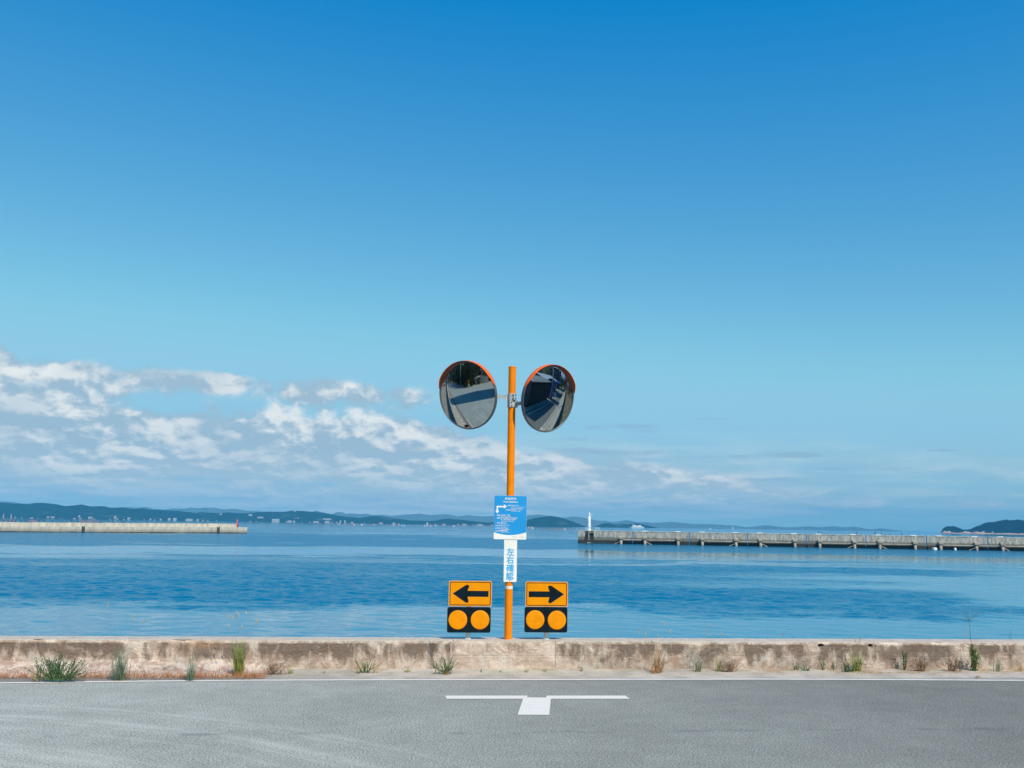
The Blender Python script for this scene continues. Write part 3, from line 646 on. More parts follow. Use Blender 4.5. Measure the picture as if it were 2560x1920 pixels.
def mirror(px, py, nx, nz, label, armz, clampz, tabs):
    P = ony(px, py, 11.80); v = (P-CAM).normalized()
    rr = v.cross(UP).normalized(); uu = rr.cross(v)
    nrm = (rr*nx+uu*nz-v*math.sqrt(1-nx*nx-nz*nz)).normalized()
    tu = (Vector((0, 0, 1))-nrm*nrm.z).normalized(); tr = tu.cross(nrm)
    R, RA = 2.2, 0.397
    hgt = math.sqrt(R*R-RA*RA); C = P-nrm*hgt
    def at(r, a, off): return P+(tr*math.sin(a)+tu*math.cos(a))*r+nrm*off
    # housing: dish behind the face, the part the others belong to
    N = 72; prof = [(0.404, 0.010), (0.410, 0.002), (0.410, -0.030), (0.402, -0.040), (0.33, -0.062), (0.16, -0.078), (0.001, -0.082)]
    m = MB(); vs = [at(r, 2*math.pi*k/N, o) for r, o in prof for k in range(N)]
    m.add(vs, [(i*N+k, (i+1)*N+k, (i+1)*N+(k+1) % N, i*N+(k+1) % N) for i in range(len(prof)-1) for k in range(N)])
    body = m.build('mirror', M_shell, post, smooth=True, label=label)
    m = MB(); K = 18; vs = [P+nrm*(R-hgt)]; fs = []
    for i in range(1, K+1):
        r = RA*i/K
        for k in range(N): vs.append(at(r, 2*math.pi*k/N, math.sqrt(R*R-r*r)-hgt))
    fs += [(0, 1+(k+1) % N, 1+k) for k in range(N)]
    fs += [(1+(i-1)*N+k, 1+(i-1)*N+(k+1) % N, 1+i*N+(k+1) % N, 1+i*N+k) for i in range(1, K) for k in range(N)]
    m.add(vs, fs); fc = m.build('mirror_face', M_mirror, body, smooth=True)
    # exact sphere normals so that the reflection is clean
    o = post.location; me = fc.data
    nn = []
    for vx in me.vertices: nn.append(((vx.co+o)-C).normalized())
    me.normals_split_custom_set_from_vertices(nn)
    prof = [(0.3955, 0.000), (0.397, 0.006), (0.402, 0.010), (0.408, 0.009), (0.4125, 0.000), (0.4125, -0.012)]
    m = MB(); vs = [at(r, 2*math.pi*k/N, o_) for r, o_ in prof for k in range(N)]
    m.add(vs, [(i*N+k, (i+1)*N+k, (i+1)*N+(k+1) % N, i*N+(k+1) % N) for i in range(len(prof)-1) for k in range(N)])
    m.build('rim', M_rim, body, smooth=True)
    # visor: curved strip over the upper half, deepest over the shoulders
    m = MB(); n = 60; A = rad(76); vs = []
    for i in range(n+1):
        a_ = -A+2*A*i/n; t = abs(a_)/A
        dep = 0.008+0.042*min(1, (1-t)/0.22)**0.8
        for r, o_ in ((0.4130, -0.012), (0.4145, dep), (0.4170, dep), (0.4155, -0.012)):
            vs.append(at(r, a_, o_))
    fs = [(i*4+k, i*4+(k+1) % 4, (i+1)*4+(k+1) % 4, (i+1)*4+k) for i in range(n) for k in range(4)]+[(0, 1, 2, 3), (4*n+3, 4*n+2, 4*n+1, 4*n)]
    m.add(vs, fs); m.build('hood', M_hood, body)
    for ang, w, h, mt in tabs:
        c = rad(ang); m = MB(); ct = at(0.372, c, math.sqrt(R*R-.372**2)-hgt+0.003)
        rd = (tr*math.sin(c)+tu*math.cos(c)); tg = rd.cross(nrm)
        m.add([ct+tg*sx_*w/2+rd*sy_*h/2+nrm*o_ for o_ in (0, .003) for sx_, sy_ in ((-1, -1), (1, -1), (1, 1), (-1, 1))],
              [(3, 2, 1, 0), (4, 5, 6, 7), (0, 1, 5, 4), (1, 2, 6, 5), (2, 3, 7, 6), (3, 0, 4, 7)])
        m.build('tab', mt, body)
    # bracket arm and clamp
    bk = P-nrm*0.085; cl = Vector((PX, PY+0.0, clampz))
    e1 = cl+(bk-cl).normalized()*0.05; e1.z = clampz
    d = (bk-e1); d.normalize(); sd = Vector((-d.y, d.x, 0)).normalized()
    m = MB(); vs = []
    for q in (e1, bk): vs += [q+sd*sx_*0.006+Vector((0, 0, sz_*0.022)) for sx_, sz_ in ((-1, -1), (1, -1), (1, 1), (-1, 1))]
    m.add(vs, [(0, 1, 2, 3), (7, 6, 5, 4), (0, 4, 5, 1), (1, 5, 6, 2), (2, 6, 7, 3), (3, 7, 4, 0)]); m.build('bracket_arm', M_steel, post)
    m = MB(); m.tube([bk+nrm*0.03, bk-nrm*0.025], 0.05, 16); m.build('mounting_boss', M_steel, body)
    side = -1 if nx < 0 else 1
    m = MB(); m.lathe(cl, [(pr+.001, -0.041), (pr+.009, -0.040), (pr+.009, 0.040), (pr+.001, 0.041)], 28)
    m.box((PX+side*(pr+.014), PY, clampz), (0.028, 0.012, 0.078)); m.box((PX-side*0.020, PY-pr-0.012, clampz), (0.010, 0.030, 0.078))
    m.box((PX-side*0.030, PY-pr-0.010, clampz), (0.006, 0.030, 0.078))
    c_ = m.build('clamp', M_steel, post)
    for dz_ in (-0.022, 0.022):
        b_ = MB().tube([(PX-side*0.045, PY-pr-0.018, clampz+dz_), (PX+side*0.002, PY-pr-0.018, clampz+dz_)], 0.0065, 8)
        b_.tube([(PX-side*0.036, PY-pr-0.018, clampz+dz_), (PX-side*0.044, PY-pr-0.018, clampz+dz_)], 0.012, 6)
        b_.build('bolt', M_rust, c_)
mirror(1168.5, 988, -.57, -.08, 'round convex mirror on the left, turned towards the left stretch of road', None, ony(1276, 993, 11.8).z, [(188, .05, .028, M_black), (-3, .022, .010, M_steel)])
mirror(1371.5, 996.5, .66, -.13, 'round convex mirror on the right, turned towards the right stretch of road', None, ony(1276, 1010.5, 11.8).z, [(186, .05, .026, M_steel), (4, .030, .016, M_black)])

# blue exhibition board
YB = 11.742
x0, x1, z0, z1 = xat(1235.2, 1290, YB), xat(1316.5, 1290, YB), zat(1348.4, YB), zat(1239.2, YB)
board = MB().slab(rrect(x0, x1, z0, z1, 0.008, 3), YB, YB+0.004).build('exhibition_sign', M_white, post, label='blue exhibition direction board with white lettering, highest plate on the post')
def bz(zy): return z1-(zy-210)/(1420-210)*(z1-z0)       # heights and widths read off an enlarged crop of the board
def bxx(zx): return x0+(zx-388)/(1290-388)*(x1-x0)
out = [(x0+.001, z1-.007), (x0+.001, bz(1222))]
for k in range(1, 20):
    t = k/20; out.append((bxx(392+(1286-392)*t), bz(1228+78*math.sin(math.pi*min(1, t*1.0))**0.9*(1 if t < 0.5 else 1)-12*t)))
out += [(x1-.001, bz(1222)), (x1-.001, z1-.007), (x1-.007, z1-.001), (x0+.007, z1-.001)]
m = MB(); m.add([(x, YB-0.0012, z) for x, z in out], [tuple(range(len(out)))]); bluef = m.build('blue_face', M_blue, board)
yt = YB-0.0022; acc = MB()
def line(t, ax, bx_, top, bot, bold=0.0, tgt=None):
    m = text_part(t, None, bxx(ax), bxx(bx_), bz(bot), bz(top), yt, None, None, bold)
    if m: (tgt or acc).add(m.v, m.f)
line('作品展示', 675, 998, 262, 332, 0.022); line('Work Exhibition', 632, 1040, 362, 402, 0.03)
acc.build('title_lettering', M_white, board); acc = MB()
for t in [('te04', 752, 842, 468, 498, .03), ('勝者はいない―', 858, 1108, 466, 500, .015), ('マルチ・バスケットボール', 858, 1248, 512, 544, .015), ('No one wins - Multibasket', 858, 1168, 552, 572, .02),
          ('te10-B', 708, 842, 588, 620, .03), ('心臓音のアーカイブ', 862, 1170, 586, 622, .015), ('Les Archives du Cœur', 862, 1114, 628, 648, .02),
          ('te08', 465, 556, 738, 776, .03), ('空の粒子／唐櫃', 576, 822, 736, 774, .015), ('Particles in the Air/Karato', 576, 872, 782, 800, .02),
          ('te09', 465, 556, 812, 850, .03), ('あなたの最初の色（私の頭の中の', 576, 1030, 810, 846, .015), ('解―私の胃の中の溶液）', 576, 1000, 850, 882, .015), ('Your First Color (Solution In My', 576, 944, 890, 908, .02), ('Head-Solution In My Stomach)', 576, 936, 920, 940, .02),
          ('te12', 470, 560, 952, 988, .03), ('島キッチン', 576, 744, 950, 988, .015), ('Shima Kitchen', 576, 744, 992, 1010, .02),
          ('te11-B', 430, 560, 1026, 1060, .03), ('ストーム・ハウス', 576, 828, 1024, 1060, .015), ('Storm House', 576, 728, 1068, 1086, .02),
          ('te12-B', 426, 560, 1096, 1132, .03), ('ささやきの森', 576, 780, 1096, 1132, .015), ('La forêt des murmures', 576, 838, 1140, 1160, .02),
          ('te13-B', 426, 560, 1168, 1206, .03), ('豊島美術館', 576, 764, 1166, 1206, .015), ('Teshima Art Museum', 576, 830, 1214, 1232, .02)]: line(*t)
acc.build('small_lettering', M_white, board, kind='stuff')
ar = MB()
for poly in ([(452, 498), (660, 498), (660, 540), (494, 540), (494, 630), (452, 630)], [(655, 452), (742, 514), (655, 574)], [(416, 630), (530, 630), (474, 712)]):
    pts = [(bxx(a_), yt, bz(b_)) for a_, b_ in poly][::-1]; ar.add(pts, [tuple(range(len(pts)))])
ar.build('route_arrow', M_white, board)
acc = MB()      # two faint lines of print, too pale to read in the photograph
for a_, b_ in ((905, 1040), (1090, 1260)): acc.add([(bxx(a_), yt, bz(1356)), (bxx(b_), yt, bz(1356)), (bxx(b_), yt, bz(1347)), (bxx(a_), yt, bz(1347))], [(0, 1, 2, 3)])
acc.build('footer_print', M_grey_ink, board, kind='stuff')
# white confirm plate
YW = 11.748
x0, x1 = xat(1259.8, 1400, YW), xat(1292.2, 1400, YW); z0, z1 = zat(1454.8, YW), zat(1344, YW)
plate = MB().slab(rrect(x0, x1, z0, z1, 0.010, 4), YW, YW+0.004).build('caution_plate', M_white, post, label='narrow white plate with four blue characters under the blue board')
def pz(zy): return zat(1340+zy*0.07834, YW)
def pxx(zx): return xat(1230+zx*0.07834, 1400, YW)
acc = MB()
for ch, a_, b_, c_, d_ in (('左', 466, 697, 385, 618), ('右', 464, 692, 645, 880), ('確', 460, 700, 905, 1136), ('認', 463, 692, 1158, 1396)):
    m = text_part(ch, None, pxx(a_), pxx(b_), pz(d_), pz(c_), YW-0.0012, None, None, 0.0)
    for q_, (ox, oz) in enumerate(((0, 0), (.0022, 0), (-.0022, 0), (0, .0018), (0, -.0018), (.0015, .0013), (-.0015, -.0013))):   # heavier strokes
        acc.add([v+Vector((ox, -.00015*q_, oz)) for v in m.v], m.f)
acc.build('lettering', M_cyan, plate)
MB().tube([(pxx(578), YW+.001, pz(1415)), (pxx(578), YW-.005, pz(1415))], 0.0055, 8).build('bolt', M_rust, plate)
MB().box((PX, YB+0.006, zat(1344, YB)), (0.05, 0.004, 0.03)).build('bracket', M_steel, post)

# ------------------------------------------------------------------ twin arrow delineators
def delineator(cx, right, label):
    t = thing('arrow_delineator', (cx, 11.80, 0.333), label, 'road sign', 'arrow boards on the sea wall')
    MB().tube([(cx, 11.80, 0.325), (cx, 11.80, 0.97)], 0.0265, 20).build('post', M_pipe, t, smooth=True)
    MB().lathe((cx, 11.80, 0.333), [(0.040, 0), (0.038, 0.006), (0.0275, 0.012)], 20).build('post_collar', M_pipe, t, smooth=True)
    Y = 11.757; s = 1 if right else -1
    xa = lambda z_: xat(1080+z_*0.18086, 1485, Y); za = lambda z_: zat(1340+z_*0.18086, Y)
    if right: X0, X1, Z1, Z0 = xa(1291), xa(1879), za(625), za(975); X2, X3, Z3, Z2 = xa(1284), xa(1874), za(980), za(1332)
    else: X0, X1, Z1, Z0 = xa(231), xa(827), za(624), za(977); X2, X3, Z3, Z2 = xa(219), xa(818), za(987), za(1339)
    w = X1-X0; h = Z1-Z0
    p = MB().slab(rrect(X0, X1, Z0, Z1, 0.022), Y, Y+0.006).build('arrow_panel', M_signback, t)
    e = 0.0022
    fcp = rrect(X0+e, X1-e, Z0+e, Z1-e, 0.021); m = MB(); m.add([(x, Y-.001, z) for x, z in fcp], [tuple(range(len(fcp)))]); m.build('amber_face', M_sign_y, p)
    o = rrect(X0+.013, X1-.013, Z0+.013, Z1-.013, 0.014); i_ = rrect(X0+.0205, X1-.0205, Z0+.0205, Z1-.0205, 0.009); n = len(o); m = MB()
    m.add([(x, Y-.002, z) for x, z in o]+[(x, Y-.002, z) for x, z in i_], [(k, (k+1) % n, n+(k+1) % n, n+k) for k in range(n)]); m.build('border', M_black, p)
    # arrow traced in panel fractions (left-pointing), mirrored for the right one
    A = [(0.093, .50), (0.385, .175), (0.41, .158), (0.445, .158), (0.468, .185), (0.468, .235), (0.435, .392), (0.922, .392), (0.922, .622), (0.435, .622), (0.462, .785), (0.458, .835), (0.435, .858), (0.40, .855)]
    pts = []
    for u, v in A:
        x = X0+u*w if not right else X1-u*w; pts.append((x, Y-.002, Z1-v*h))
    if right: pts = pts[::-1]
    m = MB(); m.add(pts, [tuple(range(len(pts)-1, -1, -1))]); m.build('arrow', M_black, p)
    q = MB().slab(rrect(X2, X3, Z2, Z3, 0.022), Y, Y+0.006).build('disc_panel', M_black, t)
    m = MB()
    o = rrect(X2-.0015, X3+.0015, Z2-.0015, Z3+.0015, 0.023); m.slab(o, Y+.0062, Y+.010); m.build('backing_plate', M_signback, t)
    for zx, zy in (((1430, 1156), (1729, 1160)) if right else ((365, 1163), (670, 1162))):
        c = Vector((xa(zx), Y, za(zy))); R = 0.1085; m = MB(); N = 48; vs = []
        for r, o_ in ((R, 0.0), (R-.001, -.004), (R-.006, -.0055), (0.05, -.0062), (.001, -.0064)):
            vs += [c+Vector((r*math.cos(2*math.pi*k/N), o_, r*math.sin(2*math.pi*k/N))) for k in range(N)]
        m.add(vs, [(i2*N+k, i2*N+(k+1) % N, (i2+1)*N+(k+1) % N, (i2+1)*N+k) for i2 in range(4) for k in range(N)])
        m.build('reflector_disc', M_reflector, q, smooth=True)
    for z in (Z0+0.06, Z3-0.06):
        MB().box((cx, 11.795, z), (0.10, 0.064, 0.018)).build('bracket', M_steel, t)
    return t
delineator(xat(1169.8, 1590, 11.8), False, 'amber sign with black arrow pointing left over two amber discs, left of orange post')
delineator(xat(1365.2, 1590, 11.8), True, 'amber sign with black arrow pointing right over two amber discs, right of orange post')

# ------------------------------------------------------------------ left breakwater
Q0, Q1 = onz(-60, 1329.7, -2.85), onz(618, 1333, -2.85)
QD = (Q1-Q0).normalized(); QN = Vector((-QD.y, QD.x, 0)); QL = (Q1-Q0).length
if QN.y < 0: QN = -QN
bl = thing('breakwater', (Q1.x, Q1.y, -2.85), 'long pale concrete breakwater with stepped parapet on the left, ending at a red beacon', 'breakwater')
def qp(s, back, z): p = Q0+QD*s+QN*back; return (p.x, p.y, z)
def qs(px):   # distance along the quay seen at photo column px
    r = ray(px, 1330); a = QD.x*r.y-QD.y*r.x; return (Q0.y*r.x-Q0.x*r.y)/a
def block(mb, P, s0, s1, b0, b1, z0, z1, z0b=None, z1b=None):
    z0b = z0 if z0b is None else z0b; z1b = z1 if z1b is None else z1b
    mb.add([P(s0, b0, z0), P(s1, b0, z0b), P(s1, b1, z0b), P(s0, b1, z0), P(s0, b0, z1), P(s1, b0, z1b), P(s1, b1, z1b), P(s0, b1, z1)],
           [(3, 2, 1, 0), (4, 5, 6, 7), (0, 1, 5, 4), (1, 2, 6, 5), (2, 3, 7, 6), (3, 0, 4, 7)])
def dk(s): return -2.85+1.62+0.50*s/QL
js = [-130, -80, -40]+[qs(x) for x in (0, 72, 112, 150, 188, 225, 262, 297, 333, 380, 430, 480, 530, 575)]+[QL]
for a_, b_ in zip(js, js[1:]):
    m = MB(); block(m, qp, a_+.04, b_-.04, 0.0, 7.5, -5, dk(a_), -5, dk(b_)); m.build('deck_block', M_bwl, bl)
ps = qs(603)
js = [-130, -60]+[qs(x) for x in (0, 90, 180, 270, 360, 450, 530)]+[ps]
for a_, b_ in zip(js, js[1:]):
    m = MB(); block(m, qp, a_+.02, b_-.02, 3.2, 4.6, dk(a_)-.3, dk(a_)+1.28, dk(b_)-.3, dk(b_)+1.14); m.build('parapet_block', M_bwl, bl)
for px in (207, 545):
    s_ = qs(px); m = MB()
    for o_ in (-0.34, 0.34):
        m.box(qp(s_+o_, -0.16, (dk(s_)-2.9)/2), (0.24, 0.28, dk(s_)+2.9+0.25), math.atan2(QD.y, QD.x))
    for k in range(4): m.box(qp(s_, -0.12, -2.55+k*0.5), (0.7, 0.2, 0.14), math.atan2(QD.y, QD.x))
    m.build('fender_ladder', M_fender, bl)
s_ = qs(602.2); m = MB(); m.box(qp(s_, 2.2, dk(s_)+0.55), (0.25, 0.6, 1.1), 0.3); m.build('mooring_post', M_fender, bl)
s_ = qs(607); c = qp(s_, 4.0, dk(s_)-0.02)
bc = thing('harbour_beacon', c, 'slim red beacon light on the tip of the left breakwater', 'beacon')
MB().lathe(c, [(0.32, 0), (0.30, .15), (0.24, .2), (0.17, 2.35)], 14).build('tower', M_red, bc, smooth=True)
MB().lathe((c[0], c[1], c[2]+2.35), [(0.30, 0), (0.34, .05), (0.34, .12)], 14).build('gallery', M_lwhite, bc)
MB().lathe((c[0], c[1], c[2]+2.48), [(0.17, 0), (0.17, .35)], 12).build('lantern', M_glass, bc)
MB().lathe((c[0], c[1], c[2]+2.84), [(0.24, 0), (0.20, .12), (0.05, .24)], 12).build('roof', M_red, bc)

# ------------------------------------------------------------------ right breakwater
P0, P1 = onz(1445, 1358, -2.85), onz(2560, 1378, -2.85)
PD = (P1-P0).normalized(); PN = Vector((-PD.y, PD.x, 0)); PA = math.atan2(PD.y, PD.x)
def rp(s, back, z): p = P0+PD*s+PN*back; return (p.x, p.y, z)
def rs(px):
    r = ray(px, 1350); a = PD.x*r.y-PD.y*r.x; return (P0.y*r.x-P0.x*r.y)/a
br = thing('harbour_breakwater', (P0.x, P0.y, -2.85), 'streaked grey concrete breakwater on piles across the right side of the harbour', 'breakwater')
jt = [0.0]+[14.25+14.65*k for k in range(11)]
TOPZ = 0.50
for k, (a_, b_) in enumerate(zip(jt, jt[1:])):
    m = MB(); block(m, rp, a_+(0 if k == 0 else .13), b_-.13, 0.0, 3.2, -4.5, TOPZ-0.02*(k % 3)*0)
    m.build('wall_panel', M_bwr, br)
    m = MB(); block(m, rp, b_-.135, b_+.135, 0.10, 3.0, -2.15 if k % 2 else -3.2, TOPZ-.06); m.build('joint_strip', M_joint, br)
    m = MB(); block(m, rp, a_+.2, b_-.2, -0.25, -0.004, -4.5, -2.05); m.build('dark_base', M_void, br)  # plain dark block along the base, below the walkway beam
posts = []
for k in range(11): posts += [11.25+14.65*k, 17.4+14.65*k]
skip = {(25.6, 31.9)}
for i, s_ in enumerate(posts):
    m = MB(); m.tube([rp(s_+.05, -1.15, -4.2), rp(s_-.05, -0.85, -1.35)], 0.36, 10); m.build('pile', M_pile, br, smooth=True)
    m = MB(); block(m, rp, s_-.52, s_+.50, -1.45, -0.01, -1.50, -1.02); m.add([rp(s_-.52, -0.01, -1.02), rp(s_+.5, -0.01, -1.02), rp(s_+.5, -1.3, -1.02), rp(s_-.52, -1.3, -1.02), rp(s_-.4, -0.01, -0.80), rp(s_+.4, -0.01, -0.80)], [(0, 3, 4), (1, 5, 2), (3, 2, 5, 4), (0, 1, 2, 3)])
    m.build('pile_cap', M_pile, br)
    if i % 4 != 2:
        nx_ = posts[i+1] if i+1 < len(posts) else s_+8.3
        m = MB(); block(m, rp, s_+.50, nx_-.52, -1.05, -0.55, -1.78, -1.58); m.build('walkway_beam', M_beam, br)
    m = MB(); sg = -1 if i % 2 == 0 else 1
    if i % 4 in (0, 1): m.tube([rp(s_+sg*.35, -0.9, -2.25), rp(s_+sg*1.9, -0.5, -3.0)], 0.13, 6); m.build('raking_strut', M_pile, br)
    if i > 0: m = MB(); block(m, rp, s_-.70, s_+.70, 0.25, 1.25, TOPZ-.005, TOPZ+.15); m.build('cap_slab', M_slab, br)
# tip of the breakwater: recess shade painted as dark sheets, ladder under the light
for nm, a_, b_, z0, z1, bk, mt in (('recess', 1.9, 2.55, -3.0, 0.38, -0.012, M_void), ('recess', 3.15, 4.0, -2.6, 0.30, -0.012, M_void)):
    m = MB(); m.add([rp(a_-.5, bk, z0), rp(b_+.1, bk, z0), rp(b_+.1, bk, z1), rp(a_+.1, bk, z1)], [(0, 1, 2, 3)]); m.build('recess_shade_sheet', mt, br)
m = MB()
for o_ in (2.72, 3.05): m.box(rp(o_, -0.13, -1.15), (0.09, 0.09, 3.5), PA)
for k in range(11): m.box(rp(2.885, -0.13, -2.7+k*0.31), (0.32, 0.07, 0.07), PA)
m.build('access_ladder', M_pile, br)
m = MB(); block(m, rp, 3.2, 4.3, -0.5, -0.02, -0.15, 0.02); block(m, rp, 2.4, 3.4, -0.7, -0.02, -2.75, -2.55); m.build('bracket_step', M_pile, br)
m = MB()
for o_ in (1.9, 2.4, 4.5, 5.1, 5.5): m.box(rp(o_, 1.2, TOPZ+.45), (0.05, 0.05, 0.9), PA)
for z in (0.5, 0.85): m.box(rp(5.0, 1.2, TOPZ+z), (1.0, 0.035, 0.035), PA)
m.build('guard_rail', M_slab, br)
c = rp(2.85, 1.4, TOPZ)
lh = thing('lighthouse', c, 'small white lighthouse tower standing on the tip of the right breakwater', 'lighthouse')
MB().lathe(c, [(0.46, 0), (0.46, .42), (0.44, .5)], 20).build('plinth', M_slab, lh)
MB().lathe((c[0], c[1], c[2]+.5), [(0.43, 0), (0.41, .7), (0.36, 1.6), (0.29, 3.4)], 20).build('tower', M_lwhite, lh, smooth=True)
m = MB().lathe((c[0], c[1], c[2]+3.9), [(0.30, 0), (0.40, .08), (0.40, .16)], 16); m.box((c[0]+.42*PD.x, c[1]+.42*PD.y, c[2]+3.98), (0.9, 0.45, 0.10), PA); m.build('gallery', M_lwhite, lh)
m = MB()
for o_ in (0.1, 0.45, 0.82): m.box((c[0]+o_*PD.x, c[1]+o_*PD.y, c[2]+4.2), (0.035, 0.035, 0.34), PA)
m.box((c[0]+.46*PD.x, c[1]+.46*PD.y, c[2]+4.36), (0.8, 0.035, 0.035), PA); m.build('rail', M_lwhite, lh)
MB().lathe((c[0], c[1], c[2]+4.06), [(0.19, 0), (0.17, .45)], 12).build('lantern', M_lwhite, lh)
MB().lathe((c[0], c[1], c[2]+4.51), [(0.21, 0), (0.10, .14), (0.03, .2), (0.02, .5)], 12).build('roof', M_lwhite, lh)

# birds resting on the right breakwater
def bird(s_, back, h, mt, label, face=1):
    c = rp(s_, back, TOPZ+.01); m = MB(); hd = Vector((PD.x, PD.y, 0))*face
    C0 = Vector(c); b = h*0.55
    m.ell(C0+Vector((0, 0, b)), (h*.16, h*.16, h*.30), 8, 6); m.tube([C0+Vector((0, 0, b+h*.15)), C0+hd*h*.05+Vector((0, 0, h*.93))], [h*.09, h*.05], 6)
    m.ell(C0+hd*h*.08+Vector((0, 0, h*.95)), (h*.09, h*.06, h*.06), 6, 4); m.tube([C0+hd*h*.12+Vector((0, 0, h*.95)), C0+hd*h*.30+Vector((0, 0, h*.93))], [h*.03, h*.008], 5)
    m.tube([C0+Vector((0, 0, b-h*.1)), C0-hd*h*.22+Vector((0, 0, h*.12))], [h*.1, h*.03], 6); m.tube([C0+Vector((0, 0, b-.2*h)), C0], h*.03, 5)
    return tag(m.build('bird', mt, org=c), label, 'bird', 'birds resting on the breakwater')
for zx, h, mt, lb, fc in ((328, .75, M_bird, 'black bird standing on the breakwater right beside a pale slab, leftmost of the birds', 1), (357, .55, M_bird, 'black bird standing just right of the leftmost bird on the breakwater', -1),
                          (677, .75, M_bird, 'lone black bird standing near the sixth blue joint of the breakwater', 1), (852, .85, M_bird, 'tall black bird standing upright on a pale slab of the breakwater', -1),
                          (907, .62, M_bird, 'black bird on bare wall right of the tall upright bird', 1), (945, .45, M_bird, 'small crouching black bird, left one of a close pair', -1), (982, .48, M_bird, 'small crouching black bird, right one of a close pair', 1),
                          (1095, .62, M_bird, 'black bird standing alone left of the row of white gulls', -1), (1232, .38, M_gull, 'pale gull beside the eighth blue joint', 1), (1286, .34, M_gull, 'pale gull sitting left of the eighth blue joint', -1), (1350, .38, M_gull, 'pale gull right of the eighth blue joint', 1), (1398, .36, M_gull, 'rightmost pale gull on the breakwater', -1)):
    bird(rs(1960+zx*0.27125), 0.9, h, mt, lb, fc)
# white floats at the foot of the breakwater
def flt(px, back, w, h, label):
    c = rp(rs(px), back, -2.9); m = MB(); m.box((c[0], c[1], c[2]+h/2), (w, w*.7, h), 0.3); m.box((c[0], c[1], c[2]+h+.05), (w*.8, w*.55, .1), 0.3)
    tag(m.build('float', M_foam, org=c, bevel=.08), label, 'float', 'white foam floats')
flt(2329, -2.2, 1.05, 0.50, 'wide white foam float at the breakwater foot, beside a blue joint')
flt(2380, -2.2, 0.55, 0.52, 'narrow white foam float at the breakwater foot, between two piles')

# ------------------------------------------------------------------ hills and islands
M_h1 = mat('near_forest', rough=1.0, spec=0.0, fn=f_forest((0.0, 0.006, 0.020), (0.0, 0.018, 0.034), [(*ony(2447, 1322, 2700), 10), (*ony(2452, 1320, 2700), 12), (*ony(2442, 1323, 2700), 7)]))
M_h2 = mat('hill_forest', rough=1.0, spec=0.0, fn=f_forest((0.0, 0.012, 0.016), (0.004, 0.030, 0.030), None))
M_h3 = mat('far_hill_haze_tint', rough=1.0, spec=0.0, fn=f_forest((0.10, 0.12, 0.11), (0.14, 0.15, 0.13), None))  # paleness of distant haze painted into the base colour
def ridge(name, pts, Y, depth, material, step=8, seed=0, rowsn=9, jag=0.05, skew=0.0):
    """terrain ridge: crest heights read from the photo's skyline at distance Y, sloping down to the water in front and behind"""
    m = MB(); vs = []; cols = []
    x = pts[0][0]
    while x <= pts[-1][0]: cols.append(x); x += step
    for px in cols:
        py = interp(pts, px); top = ony(px, py, Y); base = -2.9
        h = max(0.0, top.z-base)
        for r in range(rowsn):
            t = r/(rowsn-1)*2-1                      # -1 front shore, 0 crest, 1 rear shore
            yy = Y+t*depth*(0.55+0.45*min(1, h/60)); k = yy/Y
            prof = (1-abs(t)**1.5)
            n = fn(top.x*0.004+seed, yy*0.004)*0.22*(1 if r not in (0, rowsn-1) else 0)*(1-prof*0.9)
            z = base+h*max(0, prof+n) + (h*jag*0.6*fn(top.x*0.03, seed, 4)+h*jag*0.5*fn(top.x*0.11, seed, 7))*prof
            if r in (0, rowsn-1): z = base-0.5
            vs.append((top.x+(yy-Y)*skew, yy+depth*0.15*fn(top.x*0.0015, 3, seed)*(1 if r != (rowsn-1)//2 else 0), z))
    n = rowsn; fs = [(i*n+k, (i+1)*n+k, (i+1)*n+k+1, i*n+k+1) for i in range(len(cols)-1) for k in range(n-1)]
    m.add(vs, fs); return struct(m.build(name, material, smooth=True))
def z4(l): return [(x*.31646, 1220+y*.31646) for x, y in l]
def z5(l): return [(600+x*.31646, 1220+y*.31646) for x, y in l]
def z6(l): return [(1400+x*.27125, 1240+y*.27125) for x, y in l]
def z7(l): return [(1960+x*.27125, 1260+y*.27125) for x, y in l]
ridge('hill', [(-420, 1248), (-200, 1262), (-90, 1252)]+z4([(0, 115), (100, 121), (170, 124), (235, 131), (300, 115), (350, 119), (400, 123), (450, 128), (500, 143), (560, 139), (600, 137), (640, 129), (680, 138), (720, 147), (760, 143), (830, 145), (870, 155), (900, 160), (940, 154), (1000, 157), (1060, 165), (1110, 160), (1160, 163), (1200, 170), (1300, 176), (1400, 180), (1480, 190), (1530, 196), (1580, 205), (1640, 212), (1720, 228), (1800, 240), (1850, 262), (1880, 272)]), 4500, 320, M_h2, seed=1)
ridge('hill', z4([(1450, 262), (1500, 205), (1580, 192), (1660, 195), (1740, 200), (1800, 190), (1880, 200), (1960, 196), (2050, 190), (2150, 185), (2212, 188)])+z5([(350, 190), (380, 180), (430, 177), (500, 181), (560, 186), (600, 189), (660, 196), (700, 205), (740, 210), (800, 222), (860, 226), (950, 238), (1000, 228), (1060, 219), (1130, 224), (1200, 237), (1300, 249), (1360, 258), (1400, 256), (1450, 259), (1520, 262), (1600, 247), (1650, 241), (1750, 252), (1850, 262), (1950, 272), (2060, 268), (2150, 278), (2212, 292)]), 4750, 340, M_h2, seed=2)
ridge('island_hill', [(1296, 1314), (1318, 1300), (1338, 1295), (1358, 1292), (1378, 1290), (1395, 1292), (1413, 1297), (1430, 1303), (1442, 1308), (1462, 1315.5)], 4200, 200, M_h2, step=3, seed=3)
ridge('island_hill', z6([(325, 288), (360, 268), (400, 251), (450, 250), (500, 261), (560, 258), (640, 258), (700, 251), (740, 254), (800, 270), (850, 284), (885, 296)]), 4450, 200, M_h2, step=3, seed=4)
